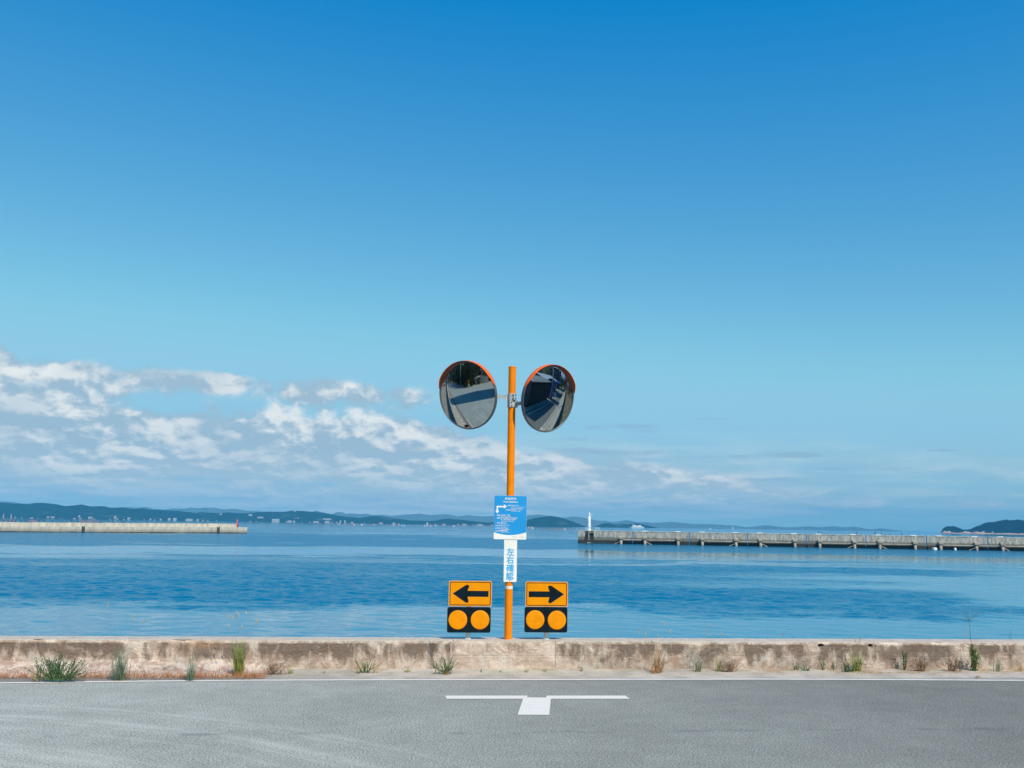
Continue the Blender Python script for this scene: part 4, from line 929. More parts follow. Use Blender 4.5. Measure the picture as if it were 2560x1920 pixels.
ridge('far_hill', [(-400, 1250)]+z4([(-100, 106), (0, 107), (100, 110), (180, 124), (240, 122), (280, 114), (400, 140), (600, 150), (750, 142), (850, 156), (1000, 150), (1080, 156), (1160, 149), (1220, 165), (1300, 171), (1370, 161), (1450, 165), (1510, 155), (1560, 160), (1610, 155), (1700, 158), (1770, 170), (1850, 164), (1950, 180), (2060, 185), (2130, 192)])+z5([(240, 192), (330, 190), (560, 190), (605, 178), (650, 192), (730, 206), (760, 192), (800, 188), (840, 205), (880, 200), (940, 207), (1000, 203), (1050, 213), (1110, 211), (1200, 219), (1300, 210), (1360, 207), (1420, 202), (1500, 213), (1600, 208), (1650, 210), (1720, 224), (1800, 214), (1900, 225), (2000, 222), (2100, 230), (2212, 226)])+[(1345, 1286), (1380, 1290)]+z6([(0, 198), (60, 200), (120, 188), (200, 196), (260, 208), (330, 222), (380, 230), (430, 229), (480, 240), (540, 235), (600, 222), (660, 230), (720, 242), (800, 240), (850, 248), (950, 243), (1010, 238), (1100, 245), (1200, 256), (1300, 260), (1400, 259), (1500, 267), (1600, 271), (1700, 288), (1800, 281), (1890, 268), (1960, 277), (2060, 290), (2130, 286)])+z7([(0, 211), (60, 214), (120, 212), (210, 206), (270, 209), (340, 216), (400, 210), (460, 205), (520, 212), (570, 215), (640, 208), (690, 220), (750, 240), (790, 250), (830, 236), (890, 224), (940, 233), (1000, 249), (1060, 257), (1180, 252), (1250, 259), (1330, 264)]), 8300, 500, M_h3, step=5, seed=5, jag=0.02)
hd = ridge('headland', [(2354, 1332.5), (2356, 1329)]+[(2340+x*.09946, 1290+y*.09946) for x, y in [(185, 340), (200, 312), (225, 285), (260, 268), (320, 260), (380, 262), (430, 254), (500, 269), (560, 292), (600, 310), (650, 328), (690, 346), (740, 343), (790, 342), (840, 325), (880, 331), (920, 308), (960, 285), (1000, 262), (1040, 247), (1110, 237), (1150, 212), (1200, 189), (1250, 170), (1300, 157), (1350, 160), (1400, 154), (1500, 142), (1540, 125), (1610, 122), (1640, 107), (1800, 99), (1870, 107), (1960, 110), (2010, 104), (2100, 97), (2150, 106), (2212, 104)]]+[(2650, 1297), (2800, 1290), (2950, 1300)], 2700, 130, M_h1, step=1.4, seed=6, rowsn=11, jag=0.09, skew=0.62)
# rocks along the headland's foot
M_rock = mat('pink_shore_rock', (0.50, 0.34, 0.28), 0.95, var=0.3, vscale=0.2)
rk = MB()
for i in range(70):
    zx = random.choice([random.uniform(215, 420), random.uniform(640, 980), random.uniform(1000, 1440)]); px = 2340+zx*.09946
    Y = 2700-130*0.62+random.uniform(-6, 4); p = ony(px, 1331, Y); r = random.uniform(1.5, 5.5)
    rk.ell((p.x, p.y, -2.9+r*0.3), (r*1.5, r, r*random.uniform(0.5, 1.3)), 6, 4)
o = rk.build('shore_rocks', M_rock); o['kind'] = 'stuff'; o['label'] = 'pinkish rocks along the foot of the right headland'

# houses and works on the far shore
M_fw = [mat('far_wall_white', (0.40, 0.40, 0.39), 0.8, var=0.05, vscale=0.01), mat('far_wall_buff', (0.42, 0.33, 0.28), 0.8, var=0.05, vscale=0.01), mat('far_wall_grey', (0.45, 0.47, 0.48), 0.8, var=0.05, vscale=0.01)]
M_fr = [mat('far_roof_grey', (0.30, 0.30, 0.31), 0.8, var=0.05), mat('far_roof_rust', (0.38, 0.18, 0.12), 0.8, var=0.05), mat('far_roof_pale', (0.40, 0.40, 0.40), 0.8, var=0.05)]
def shore_y(px): return interp([(0, 1293), (221, 1295), (443, 1301), (600, 1303.5), (700, 1304.5), (850, 1307), (1000, 1309.5), (1300, 1313)], px)
def house(px, py, w, h, mi, ri, label=None, name='waterfront_building', Y=4180):
    p = ony(px, py, Y); k = Y/F; W = w*k; H = h*k; b = (p.x, p.y, p.z-1.5)
    t = thing(name, b, label or 'small pale building on the far shore below the hills', 'building', 'buildings along the far shore')
    MB().box((b[0], b[1], b[2]+H/2), (W, W*.6, H)).build('wall', M_fw[mi], t)
    m = MB(); e = .52; z = b[2]+H; R = max(2.0, H*.3)
    m.add([(b[0]-W*e, b[1]-W*.32, z), (b[0]+W*e, b[1]-W*.32, z), (b[0]+W*e, b[1]+W*.32, z), (b[0]-W*e, b[1]+W*.32, z), (b[0]-W*.5, b[1], z+R), (b[0]+W*.5, b[1], z+R)], [(0, 1, 5, 4), (2, 3, 4, 5), (1, 2, 5), (3, 0, 4), (0, 3, 2, 1)])
    m.build('roof', M_fr[ri], t)
NH = [(120, 1294, 5, 2.5, 1, 1, 'buff building with rusty roof on the shore below the leftmost hill'), (132, 1294.5, 8, 3, 1, 1, None), (198, 1292.5, 4, 3, 0, 2, None), (226, 1296, 9, 3.4, 1, 2, 'buff waterfront shed with pale roof, right of the hill with twin chimneys'),
      (288, 1297, 5, 6, 1, 1, None), (322, 1298, 6, 3.2, 0, 2, None), (376, 1299, 4, 2.5, 0, 0, None), (402, 1299.5, 4, 2, 0, 2, None), (423, 1300, 6, 4, 0, 2, None), (437, 1301, 7, 5, 0, 2, 'white waterfront hall just left of the longest white warehouse'), (473, 1301.5, 15, 4, 0, 2, 'longest white warehouse on the far shore, above the left breakwater'), (494, 1302, 4, 4, 0, 2, None),
      (689, 1304.6, 17, 6, 0, 2, 'large white waterfront plant right of the red beacon'), (724, 1305, 10, 3, 0, 2, None), (735, 1305, 5, 3, 0, 0, None), (790, 1306, 13, 2.6, 0, 0, None), (818, 1306.5, 11, 3.5, 0, 2, None), (851, 1307, 3, 5, 2, 2, None), (862, 1307, 3, 5, 2, 2, None), (880, 1308, 5, 2.4, 0, 0, None), (952, 1309, 9, 2.4, 1, 1, None), (985, 1309.5, 8, 2, 1, 0, None), (1068, 1311, 5, 4, 0, 2, None), (1110, 1311.5, 9, 2, 1, 1, None), (1160, 1312, 8, 2, 1, 1, None), (1200, 1313, 10, 2.4, 2, 0, None)]
for q in NH: house(*q)
for px, py, w, h, l in ((737, 1278.5, 4.5, 4, 'white hilltop building on the highest ridge left of the post'), (626, 1289, 8, 3, 'white building high on the slope above the red beacon'), (651, 1295, 13, 2.6, 'long white terrace on the slope right of the red beacon'), (737, 1298, 5, 2.6, None), (745, 1297, 5, 2, None), (818, 1299, 20, 2.4, 'row of white roofs on the slope in the middle of the far shore'), (552, 1286.5, 5, 2, None)):
    house(px, py, w, h, 0, 2, l or 'small white building on the slope of the far hills', 'hillside_building', Y=4560 if py < 1285 else 4500)
rr = MB(); random.seed(3)
for i in range(40):
    px = random.uniform(0, 1235); Y = 4165+random.uniform(-12, 12); p = onz(px, 1400); d = ray(px, shore_y(px)); q = CAM+d*(Y/d.y); w = random.uniform(3, 10)
    rr.box((q.x, q.y, -2.9+random.uniform(1, 3)), (w, w*.5, random.uniform(2, 5)), 0, 0.8)
o = rr.build('shore_town', M_fw[1]); o['kind'] = 'stuff'; o['label'] = 'hazy strip of tiny buildings along the far shore'
for px, l in ((9, 'left one of two pale striped chimneys on the far left shore'), (28, 'right one of two pale striped chimneys on the far left shore')):
    p = ony(px, 1287, 4150); t = thing('chimney', (p.x, p.y, -2.9), l, 'chimney', 'twin chimneys'); hh = 17
    for k in range(4): MB().lathe((p.x, p.y, -2.9+k*hh/4*1.0), [(3.2-.3*k, 0), (2.9-.3*k, hh/4)], 10).build('band', M_buoyr if k % 2 else M_fw[0], t)

# ferry, sail, work boat
def ferry():
    d = ray(1592, 1318); Y = 3300; c = Vector((d.x/d.y*Y, Y, -2.85)); L = 40/F*(Vector((c.x, c.y, 0)).dot(Vector((FW.x, FW.y, 0))))*1.0
    t = thing('ferry', c, 'white passenger ferry crossing in front of the small dark island right of the lighthouse', 'ferry')
    u = L/40.0; bx_ = lambda x0, x1, z0, z1, w: ((c.x+(x0+x1)/2*u, c.y, c.z+(z0+z1)/2*u), ((x1-x0)*u, w*u, (z1-z0)*u))
    m = MB(); hb = [(-18.5, -.5), (17.5, -.5), (19.5, 3.2), (-20, 3.2)]; vs = []
    for z_, k in ((-.5, .7), (3.2, 1.0)):
        xs_ = (-18.5, 17.5) if z_ < 0 else (-21, 20)
        for x, y in ((xs_[0], 0), (xs_[0]+5, -4*k), (xs_[1]-1, -4*k), (xs_[1], -3*k), (xs_[1], 3*k), (xs_[1]-1, 4*k), (xs_[0]+5, 4*k)): vs.append((c.x+x*u, c.y+y*u, c.z+z_*u))
    m.add(vs, [tuple(range(6, -1, -1)), tuple(range(7, 14))]+[(k, (k+1) % 7, (k+1) % 7+7, k+7) for k in range(7)]); m.build('hull', M_shipw, t)
    for a_ in ((-12, 15, 3.2, 5.0, 7), (-11, 9, 5.0, 6.6, 6.4), (-10.5, -4, 6.6, 8.0, 5)):
        q = MB().box(*bx_(*a_)).build('deck_house', M_shipw, t)
        ww = MB().box(*bx_(a_[0]+.4, a_[1]-.4, a_[2]+.55*(a_[3]-a_[2]), a_[2]+.8*(a_[3]-a_[2]), a_[4]+.1)); ww.build('window_band', M_shipg, q)
    m = MB().box(*bx_(7, 10, 5.0, 7.8, 3)); m.build('funnel', M_shipw, t)
    m = MB().tube([(c.x-9.5*u, c.y, c.z+8*u), (c.x-9.5*u, c.y, c.z+10.6*u)], .25*u, 6); m.build('mast', M_shipw, t)
ferry()
d = ray(1832, 1313); c = Vector((d.x/d.y*7000, 7000, -2.85)); t = thing('sailing_boat', c, 'tiny white sail on the horizon above the right breakwater', 'sailing boat')
MB().box((c.x, c.y, c.z+.8), (12, 4, 2.4), 0, 1.2).build('hull', M_shipw, t); m = MB(); m.add([(c.x-5, c.y, c.z+3), (c.x+5, c.y+1, c.z+3), (c.x+1, c.y, c.z+20), (c.x-5, c.y+.2, c.z+3), (c.x+5, c.y+1.2, c.z+3), (c.x+1, c.y+.2, c.z+20)], [(0, 1, 2), (5, 4, 3), (0, 3, 4, 1), (1, 4, 5, 2), (2, 5, 3, 0)]); m.build('sail', M_shipw, t)
d = ray(1776, 1320); c = Vector((d.x/d.y*3600, 3600, -2.85)); t = thing('fishing_boat', c, 'small white boat low on the water between ferry and sail', 'boat')
MB().box((c.x, c.y, c.z+.7), (9, 3, 1.8), 0, 1.25).build('hull', M_shipw, t); MB().box((c.x-1, c.y, c.z+2.6), (2.6, 2, 2.4)).build('wheelhouse', M_shipw, t)

# oyster floats
def buoy(c, r, mt, group, label):
    m = MB().ell((c.x, c.y, c.z), (r, r, r*.9), 7, 5); m.tube([(c.x, c.y, c.z+r*.6), (c.x, c.y, c.z+r*2.2)], r*.18, 5)
    return tag(m.build('buoy', mt, org=(c.x, c.y, c.z)), label, 'buoy', group)
random.seed(11)
pb = None
for k, zx in enumerate([30, 62, 92, 122, 170, 205, 308, 350, 415, 490, 525, 565, 612, 798, 858, 895, 970]):
    px = zx*.31646; py = 1220+interp([(30, 262), (350, 264), (620, 267), (1000, 273)], zx)*.31646; c = onz(px, py, -2.85); c.z = -2.7; dd = c.length
    buoy(c, 0.75*dd/1000, M_fender, 'black floats in a line beyond the left breakwater', 'small black float in the line beyond the left breakwater')
for k, zx in enumerate([28, 45, 60, 75, 90, 105, 118, 238, 246, 254, 262, 272, 284, 640, 650, 662, 676, 690, 704, 718, 732, 746, 760, 774]):
    px = zx*.31646; py = 1220+interp([(30, 258), (350, 263), (620, 264), (1000, 270)], zx)*.31646; c = onz(px, py, -2.85); c.z = -2.7; dd = c.length
    buoy(c, 0.6*dd/1000, M_buoyr, 'red floats in a line beyond the left breakwater', 'small red float in the line beyond the left breakwater')
for k in range(70):
    px = random.uniform(800, 1236) if k < 48 else random.uniform(1318, 1445); py = interp([(800, 1310), (1000, 1313.5), (1236, 1317), (1318, 1320.5), (1445, 1325)], px)+random.uniform(-.7, .9)
    c = onz(px, py, -2.85); c.z = -2.6; r = 0.55*c.length/1000
    buoy(c, r, random.choice([M_buoyr, M_foam, M_buoyr]), 'oyster floats scattered far out on the water', 'tiny float far out on the water beyond the harbour')

# bird and aircraft in the sky
c = ony(1095, 1114, 320); m = MB(); s_ = .5
m.ell(c, (.12, .3, .1), 6, 4); m.add([c+Vector((-.75, 0, .28)), c+Vector((-.1, .12, .02)), c+Vector((-.1, -.14, .02)), c+Vector((.75, 0, .28)), c+Vector((.1, -.14, .02)), c+Vector((.1, .12, .02)), c+Vector((-.75, 0, .25)), c+Vector((.75, 0, .25))], [(0, 1, 2), (3, 4, 5), (6, 2, 1), (7, 5, 4)])
tag(m.build('flying_bird', M_bird, org=c), 'small dark bird flying in front of the cloud left of the post', 'bird')

# ------------------------------------------------------------------ weeds along the wall
M_g = {k: mat(n, c, 0.75, var=0.35, vscale=22) for k, n, c in (('green', 'weed_green', (0.06, 0.135, 0.055)), ('blue', 'blue_green_blade', (0.10, 0.175, 0.11)), ('lime', 'fresh_blade', (0.20, 0.25, 0.06)),
       ('straw', 'dry_straw', (0.42, 0.27, 0.12)), ('rust', 'rusty_dead_stem', (0.36, 0.150, 0.055)), ('brown', 'dead_brown', (0.24, 0.16, 0.105)), ('seed', 'seed_head', (0.42, 0.36, 0.20)), ('yellow', 'yellowing_leaf', (0.36, 0.23, 0.045)), ('dark', 'dark_leaf', (0.02, 0.045, 0.022)))}
def blade(m, p, az_, ln, w, lean, droop, segs=5):
    d = Vector((math.cos(az_), math.sin(az_)*0.55, 0)); sd = Vector((-d.y, d.x, 0)); sd = Vector((1, 0, 0)) if abs(d.x) < .3 else Vector((d.y*.6+.4, -d.x*.6, 0.0)).normalized()
    vs = []; q = Vector(p); th = lean
    for i in range(segs+1):
        t = i/segs; ww = w*(1-t)**0.7*(0.6+0.4*min(1, t*5)); 
        vs += [q-sd*ww/2, q+sd*ww/2]
        q = q+(Vector((0, 0, 1))*math.cos(th)+d*math.sin(th))*ln/segs; th += droop/segs
    m.add(vs, [(2*i, 2*i+1, 2*i+3, 2*i+2) for i in range(segs)]); return q
def leaf(m, p, d, ln, w):
    d = d.normalized(); s_ = d.cross(Vector((random.uniform(-1, 1), random.uniform(-1, 1), 1))).normalized()
    m.add([p, p+d*ln*.45+s_*w/2, p+d*ln, p+d*ln*.45-s_*w/2], [(0, 1, 2, 3)])
def clampy(x, y, z): return min(y, 11.60) if z < 0.36 else y
def tuft(name, px, py, hpx, wpx, n, col, label, dry=0.2, drycol='rust', seeds=0, tall=None, cat='weed', stiff=1.0, y0=None, z0=0.02, w=0.006):
    b = onz(px, py, z0) if y0 is None else ony(px, py, y0)
    if y0 is None: b.y = min(b.y, 11.575)
    k = 1/211.0*(b.y/11.64); H = hpx*k; Wd = wpx*k
    t = thing(name, b, label, cat, 'weeds growing along the sea wall')
    fo = MB(); dr = MB(); se_ = MB()
    for i in range(int(n*1.35)):
        az_ = random.uniform(0, 6.283); ln = H*random.uniform(.45, 1.05); lean = random.uniform(0.02, .5)*Wd/H/stiff
        p = (b.x+random.gauss(0, Wd*.13), b.y+random.gauss(0, .02), b.z-.01)
        tgt = dr if random.random() < dry else fo
        if tgt is dr: ln *= .6; lean += .3
        blade(tgt, p, az_, ln, w*random.uniform(.6, 1.2), lean, random.uniform(0.1, .9)/stiff)
    for i in range(seeds):
        az_ = random.uniform(0, 6.283); ln = (tall or H/k)*k*random.uniform(.75, 1.03)
        q = blade(fo, (b.x+random.gauss(0, Wd*.12), b.y+random.uniform(-.01, .02), b.z), az_, ln, .004, random.uniform(.02, .22), random.uniform(.05, .5), 7)
        a_ = random.uniform(-.7, .7); se_.tube([q, q+Vector((math.sin(a_)*.02, 0, .03)), q+Vector((math.sin(a_)*.045, 0, .05))], [.003, .0055, .002], 6)
    if fo.v: fo.build('blades', M_g[col], t)
    if dr.v: dr.build('dead_blades', M_g[drycol], t)
    if se_.v: se_.build('seed_heads', M_g['seed'], t, kind='stuff')
    return t
def leafy(name, px, py, hpx, wpx, n, col, label, low='yellow', lf=0.03, tall=None, cat='weed', bare=False):
    b = onz(px, py, .02); b.y = min(b.y, 11.56); k = b.y/11.64/211.0; H = hpx*k; Wd = wpx*k
    t = thing(name, b, label, cat, 'weeds growing along the sea wall'); st = MB(); l1 = MB(); l2 = MB(); se_ = MB()
    for i in range(int(n*1.25)):
        lean = random.gauss(0, .5)*Wd/H; ln = H*random.uniform(.55, 1.0); a_ = random.choice((0, math.pi))+random.uniform(-.6, .6)
        p = Vector((b.x+random.gauss(0, Wd*.16), b.y+random.gauss(0, .015), b.z)); d = Vector((math.sin(lean), -.10+.1*random.random(), math.cos(lean))).normalized()
        tip = p+d*ln; st.tube([p, p+d*ln*.5+Vector((0, -.01, 0)), tip], [.004, .003, .0015], 5)
        if bare: 
            for j in range(5):
                q = p+d*ln*random.uniform(.3, 1); st.tube([q, q+Vector((random.uniform(-.05, .05), 0, random.uniform(.01, .05)))], .0015, 4)
        m_ = int(ln/lf*2.6)
        for j in range(0 if bare and random.random() < .5 else m_):
            f = random.uniform(.12, 1.0); q = p+d*ln*f
            leaf(l2 if f < .45 and random.random() < .5 else l1, q, Vector((random.uniform(-1, 1), random.uniform(-.7, .2), random.uniform(-.2, .9))), lf*random.uniform(.6, 1.15), lf*random.uniform(.28, .5))
    if tall:
        tp = b+Vector((tall[0]*k, .03, tall[1]*k)); p1 = b+Vector((tall[0]*k*.5, .02, tall[1]*k*.55))
        st.tube([b, p1, tp], [.0035, .0028, .0015], 5)
        for sx_, sz_ in ((-70, 20), (-40, 32), (34, 26), (24, 6), (60, 44), (-16, 46), (70, 30), (-28, 10)):
            e_ = p1.lerp(tp, .7+.3*random.random())+Vector((sx_*.36*k, 0, sz_*.36*k)); st.tube([p1.lerp(tp, .72), e_], .0013, 4); se_.ell(e_, (.005, .005, .006), 5, 4)
    st.build('stems', M_g['brown'] if bare else M_g['green'], t)
    if l1.v: l1.build('leaves', M_g[col], t)
    if l2.v: l2.build('lower_leaves', M_g[low], t)
    if se_.v: se_.build('flower_buds', M_g['brown'], t)
random.seed(21)
leafy('leafy_weed', 150, 1701, 64, 100, 60, 'green', 'broad bushy dark green weed at the far left foot of the wall', 'lime', .021)
tuft('grass_tuft', 92, 1701, 40, 50, 22, 'lime', 'thin pale yellow-green grass left of the bushy dark green weed', .3, 'straw')
tuft('grass_tuft', 212, 1700, 42, 14, 8, 'blue', 'few upright blades between the bushy weed and the tall blue-green tuft', .2)
tuft('grass_tuft', 300, 1697, 88, 66, 95, 'blue', 'tall blue-green grass tuft with two long stalks rising above the wall', .10, 'rust', 3, 152, stiff=1.3, w=.005)
tuft('grass_tuft', 475, 1698, 74, 42, 48, 'blue', 'pale blue-green tuft between the two tallest left clumps', .12, 'rust', 0, stiff=1.3, w=.0045)
tuft('foxtail_clump', 597, 1687, 96, 52, 85, 'lime', 'tall foxtail clump with dark drooping seed heads left of centre', .22, 'yellow', 9, 124, stiff=1.2, w=.010)
tuft('grass_tuft', 338, 1698, 22, 12, 6, 'lime', 'two short yellow-green blades right of the tall blue-green tuft', .2)
leafy('dead_weed', 684, 1684, 24, 52, 20, 'brown', 'tangled dark dead weed just right of the foxtail clump', 'brown', .016, bare=True)
tuft('grass_tuft', 726, 1683, 22, 26, 26, 'lime', 'small green tuft right of the tangled dead weed', .35, 'straw')
tuft('grass_tuft', 810, 1681, 12, 12, 9, 'green', 'tiny green sprout alone at the wall foot left of centre', .3, 'rust')
leafy('leafy_weed', 912, 1681, 38, 34, 12, 'lime', 'spindly weed with orange base below the reddish wall stain', 'rust', .016)
tuft('grass_tuft', 895, 1682, 22, 20, 14, 'lime', 'short rusty grass left of the spindly weed', .6, 'rust')
tuft('grass_tuft', 938, 1681, 24, 26, 18, 'lime', 'short rusty grass right of the spindly weed', .6, 'rust')
tuft('grass_tuft', 1018, 1679, 16, 38, 34, 'lime', 'low wide rusty tuft midway between spindly weed and wall crack', .6, 'rust')
leafy('crack_weed', 1113, 1684, 42, 40, 20, 'lime', 'straggly yellow-green weed climbing the foot of the jagged wall crack', 'rust', .016)
tuft('grass_tuft', 1116, 1684, 24, 36, 34, 'straw', 'dry tuft of straw at the foot of the jagged crack', .5, 'rust')
tuft('grass_tuft', 1203, 1679, 13, 7, 6, 'blue', 'tiny pair of blades at the foot of a dark wall stain left of the post', .1)
tuft('grass_tuft', 1252, 1679, 9, 10, 7, 'green', 'smallest sprout, at the wall foot below the orange post', .2)
tuft('grass_tuft', 1316, 1679, 20, 22, 16, 'lime', 'small sprig at the wall foot under the right arrow sign', .4, 'rust')
tuft('grass_tuft', 1362, 1679, 14, 12, 10, 'lime', 'thin sprig below the galvanised post of the right arrow sign', .2)
tuft('grass_tuft', 1454, 1677, 20, 18, 16, 'lime', 'thin pale sprig at the foot of the dark stained wall right of the signs', .3, 'straw')
tuft('dry_weed_clump', 1643, 1680, 84, 46, 40, 'straw', 'tall dried clump with blackened stalks right of the signs', .45, 'brown', 4, 96, stiff=1.4, w=.008)
tuft('grass_tuft', 1640, 1682, 26, 40, 40, 'rust', 'rusty dead grass round the tall dried clump', .3, 'straw')
tuft('grass_tuft', 1744, 1678, 50, 44, 38, 'blue', 'grey-green fan of blades under the arched wall patch', .3, 'yellow', 0, w=.006)
tuft('grass_tuft', 1800, 1677, 48, 34, 30, 'lime', 'yellow-green clump leaning left beside the arched wall patch', .3, 'yellow', 1, 84)
leafy('dead_weed', 1827, 1679, 30, 44, 18, 'rust', 'reddish dead weed right of the leaning yellow-green clump', 'rust', .012, bare=True)
leafy('leafy_weed', 1981, 1671, 20, 18, 6, 'green', 'small weed in front of the rust streak on the right wall', 'yellow', .016)
leafy('leafy_weed', 2015, 1676, 20, 28, 10, 'green', 'low weed with red base right of the rust streak', 'rust', .016)
leafy('leafy_weed', 2045, 1671, 32, 18, 5, 'lime', 'thin weed directly below the left drain notch', 'rust', .016)
leafy('leafy_weed', 2063, 1668, 24, 16, 5, 'green', 'thin weed just right of and below the left drain notch', 'green', .016)
tuft('green_clump', 2142, 1678, 62, 52, 58, 'lime', 'full bright green clump below and left of the right drain notch', .15, 'yellow', 3, 70, w=.008)
leafy('leafy_weed', 2124, 1679, 26, 50, 18, 'green', 'low leafy growth with rusty litter at the foot of the bright green clump', 'rust', .018)
leafy('leafy_weed', 2259, 1675, 58, 20, 6, 'green', 'slim upright leafy weed casting a dark shadow on the right wall', 'yellow', .026)
leafy('dead_weed', 2306, 1678, 40, 46, 18, 'straw', 'dry straw-coloured weed between the slim and the large leafy plant', 'rust', .014, bare=True)
leafy('dead_weed', 2382, 1678, 38, 50, 22, 'rust', 'dry reddish weed close left of the large leafy plant', 'rust', .014, bare=True)
leafy('leafy_weed', 2435, 1677, 66, 26, 20, 'lime', 'large leafy yellow-green plant with a thin branching stem high above the wall', 'yellow', .032, tall=(-4, 140))
tuft('grass_tuft', 2496, 1678, 46, 30, 26, 'blue', 'pale tuft at the wall foot near the right edge', .3, 'yellow')
tuft('grass_tuft', 2443, 1692, 11, 24, 22, 'straw', 'small dry tuft on the sandy shoulder near the white line at right', .5, 'rust')
tuft('grass_tuft', 2552, 1678, 34, 20, 14, 'straw', 'dry tuft at the wall foot on the right edge', .5, 'rust')
# thin stalks behind the wall, their tips above its edge
def stalks(px, tops, col, label, head=True):
    b = ony(px, 1604, 12.1); b.z = -0.55; t = thing('reed_stalk', b, label, 'weed', 'stalks showing above the wall'); m = MB(); h_ = MB()
    for tx, ty in tops:
        q = ony(tx, ty, 12.15); mid = b.lerp(q, .55)+Vector((0, .0, .03)); m.tube([b, mid, q], [.004, .003, .0015], 5)
        if head: h_.tube([q, q+Vector((.004, 0, .025)), q+Vector((.008, 0, .045))], [.002, .0045, .001], 6)
    m.build('stems', M_g[col], t)
    if head: h_.build('seed_heads', M_g['seed' if col != 'rust' else 'rust'], t)
stalks(1618, [(1614, 1584)], 'straw', 'single pale stalk tip above the wall, left of the dried clump top')
stalks(1645, [(1644, 1594), (1650, 1598)], 'lime', 'two short green tips above the wall over the dried clump')
stalks(1785, [(1774, 1566), (1760, 1580)], 'straw', 'thin pinkish arching stalks above the wall left of the right third')
stalks(1818, [(1817, 1590), (1821, 1592)], 'blue', 'small dark blades above the wall right of the pinkish stalks', False)
stalks(1875, [(1875, 1588)], 'blue', 'single dark blade above the wall', False)
stalks(1957, [(1957, 1589), (1982, 1600)], 'rust', 'orange reed head above the wall near the rust streak')
stalks(2127, [(2130, 1586), (2122, 1592)], 'blue', 'short grey blades above the wall over the bright green clump', False)
stalks(2415, [(2412, 1574), (2410, 1596)], 'straw', 'pale hanging seed head left of the branching stem', True)
stalks(2520, [(2527, 1572), (2522, 1584)], 'blue', 'bent thin blade above the wall near the right edge', False)
stalks(186, [(184, 1590), (189, 1586)], 'lime', 'faint short blades above the wall over the bushy weed', False)
stalks(662, [(660, 1594), (664, 1593)], 'lime', 'small leaning green blade on the wall edge right of the foxtails', False)
# litter of dead grass
random.seed(5)
m = MB()
for i in range(5200):
    x = random.uniform(-4.8, -1.35); 
    dens = 0.35+0.65*max(0, fn(x*2.2, 4)+.25)
    if random.random() > dens: continue
    y = random.uniform(11.03, 11.45) if random.random() < .3 else random.gauss(11.05, .05)
    if y < 10.93+.05*fn(x*3): continue
    blade(m, (x, y, .015), random.uniform(0, 6.28), random.uniform(.03, .11), .006, random.uniform(.3, 1.35), random.uniform(-.3, .7), 2)
o = m.build('dead_grass', M_g['rust']); o['kind'] = 'stuff'; o['label'] = 'rusty dead grass matted along the foot of the left wall'
m = MB()
for i in range(2600):
    x = random.uniform(-2.0, 8.6); y = 11.60-abs(random.gauss(0, .06))
    if fn(x*1.6, 8) < -0.05+(.25 if x < 2.4 else -.12): continue
    blade(m, (x, y, .025), random.uniform(0, 6.28), random.uniform(.02, .07), .004, random.uniform(.7, 1.5), random.uniform(-.2, .5), 2)
for i in range(46):
    x = random.uniform(3.9, 8.0); y = random.uniform(11.25, 11.55); a_ = random.gauss(0, .3); l_ = random.uniform(.1, .4)
    m.tube([(x, y, .022), (x+l_*.5*math.cos(a_), y+l_*.5*math.sin(a_), .028), (x+l_*math.cos(a_), y+l_*math.sin(a_)*.9, .02)], .0022, 4)
o = m.build('straw_litter', M_g['straw']); o['kind'] = 'stuff'; o['label'] = 'loose straw and dead stems lying along the shoulder'
# grit on the shoulder and road
M_grit = mat('grit', (0.30, 0.27, 0.23), 0.9, var=0.5, vscale=30)
m = MB()
for i in range(900):
    x = random.uniform(-4.5, 8.4); y = random.choice((random.uniform(11.05, 11.6), random.uniform(7.0, 11.0))) if i % 3 else random.uniform(11.1, 11.62); r = random.uniform(.002, .0055)
    z = .018 if y > 11.0 else .002
    m.ell((x, y, z), (r, r*.8, r*.6), 5, 3)
o = m.build('grit', M_grit); o['kind'] = 'stuff'; o['label'] = 'grit scattered over the shoulder and the road'

# ------------------------------------------------------------------ what the mirrors see: the land side of the road
M_board = mat('tarred_board', (0.030, 0.040, 0.042), 0.8, var=0.5, vscale=3)
M_tin = mat('grey_tin_roof', (0.24, 0.25, 0.26), 0.6, metal=0.2, var=0.25, vscale=1.5)
M_bluet = mat('blue_tin', (0.02, 0.09, 0.32), 0.6, var=0.2, vscale=2)
M_roofw = mat('pale_roof', (0.50, 0.58, 0.66), 0.6, var=0.1)
M_plast = mat('cream_plaster', (0.55, 0.50, 0.42), 0.9, var=0.15, vscale=1)
M_dkwall = mat('slate_wall', (0.06, 0.09, 0.12), 0.8, var=0.2, vscale=1)
M_bark = mat('bark', (0.09, 0.065, 0.045), 0.9, var=0.3, vscale=8)
M_leaf = mat('evergreen_leaf', (0.020, 0.045, 0.020), 0.7, var=0.5, vscale=1.2)
M_pipeg = mat('concrete_pole_grey', (0.42, 0.42, 0.40), 0.85, var=0.15, vscale=3)
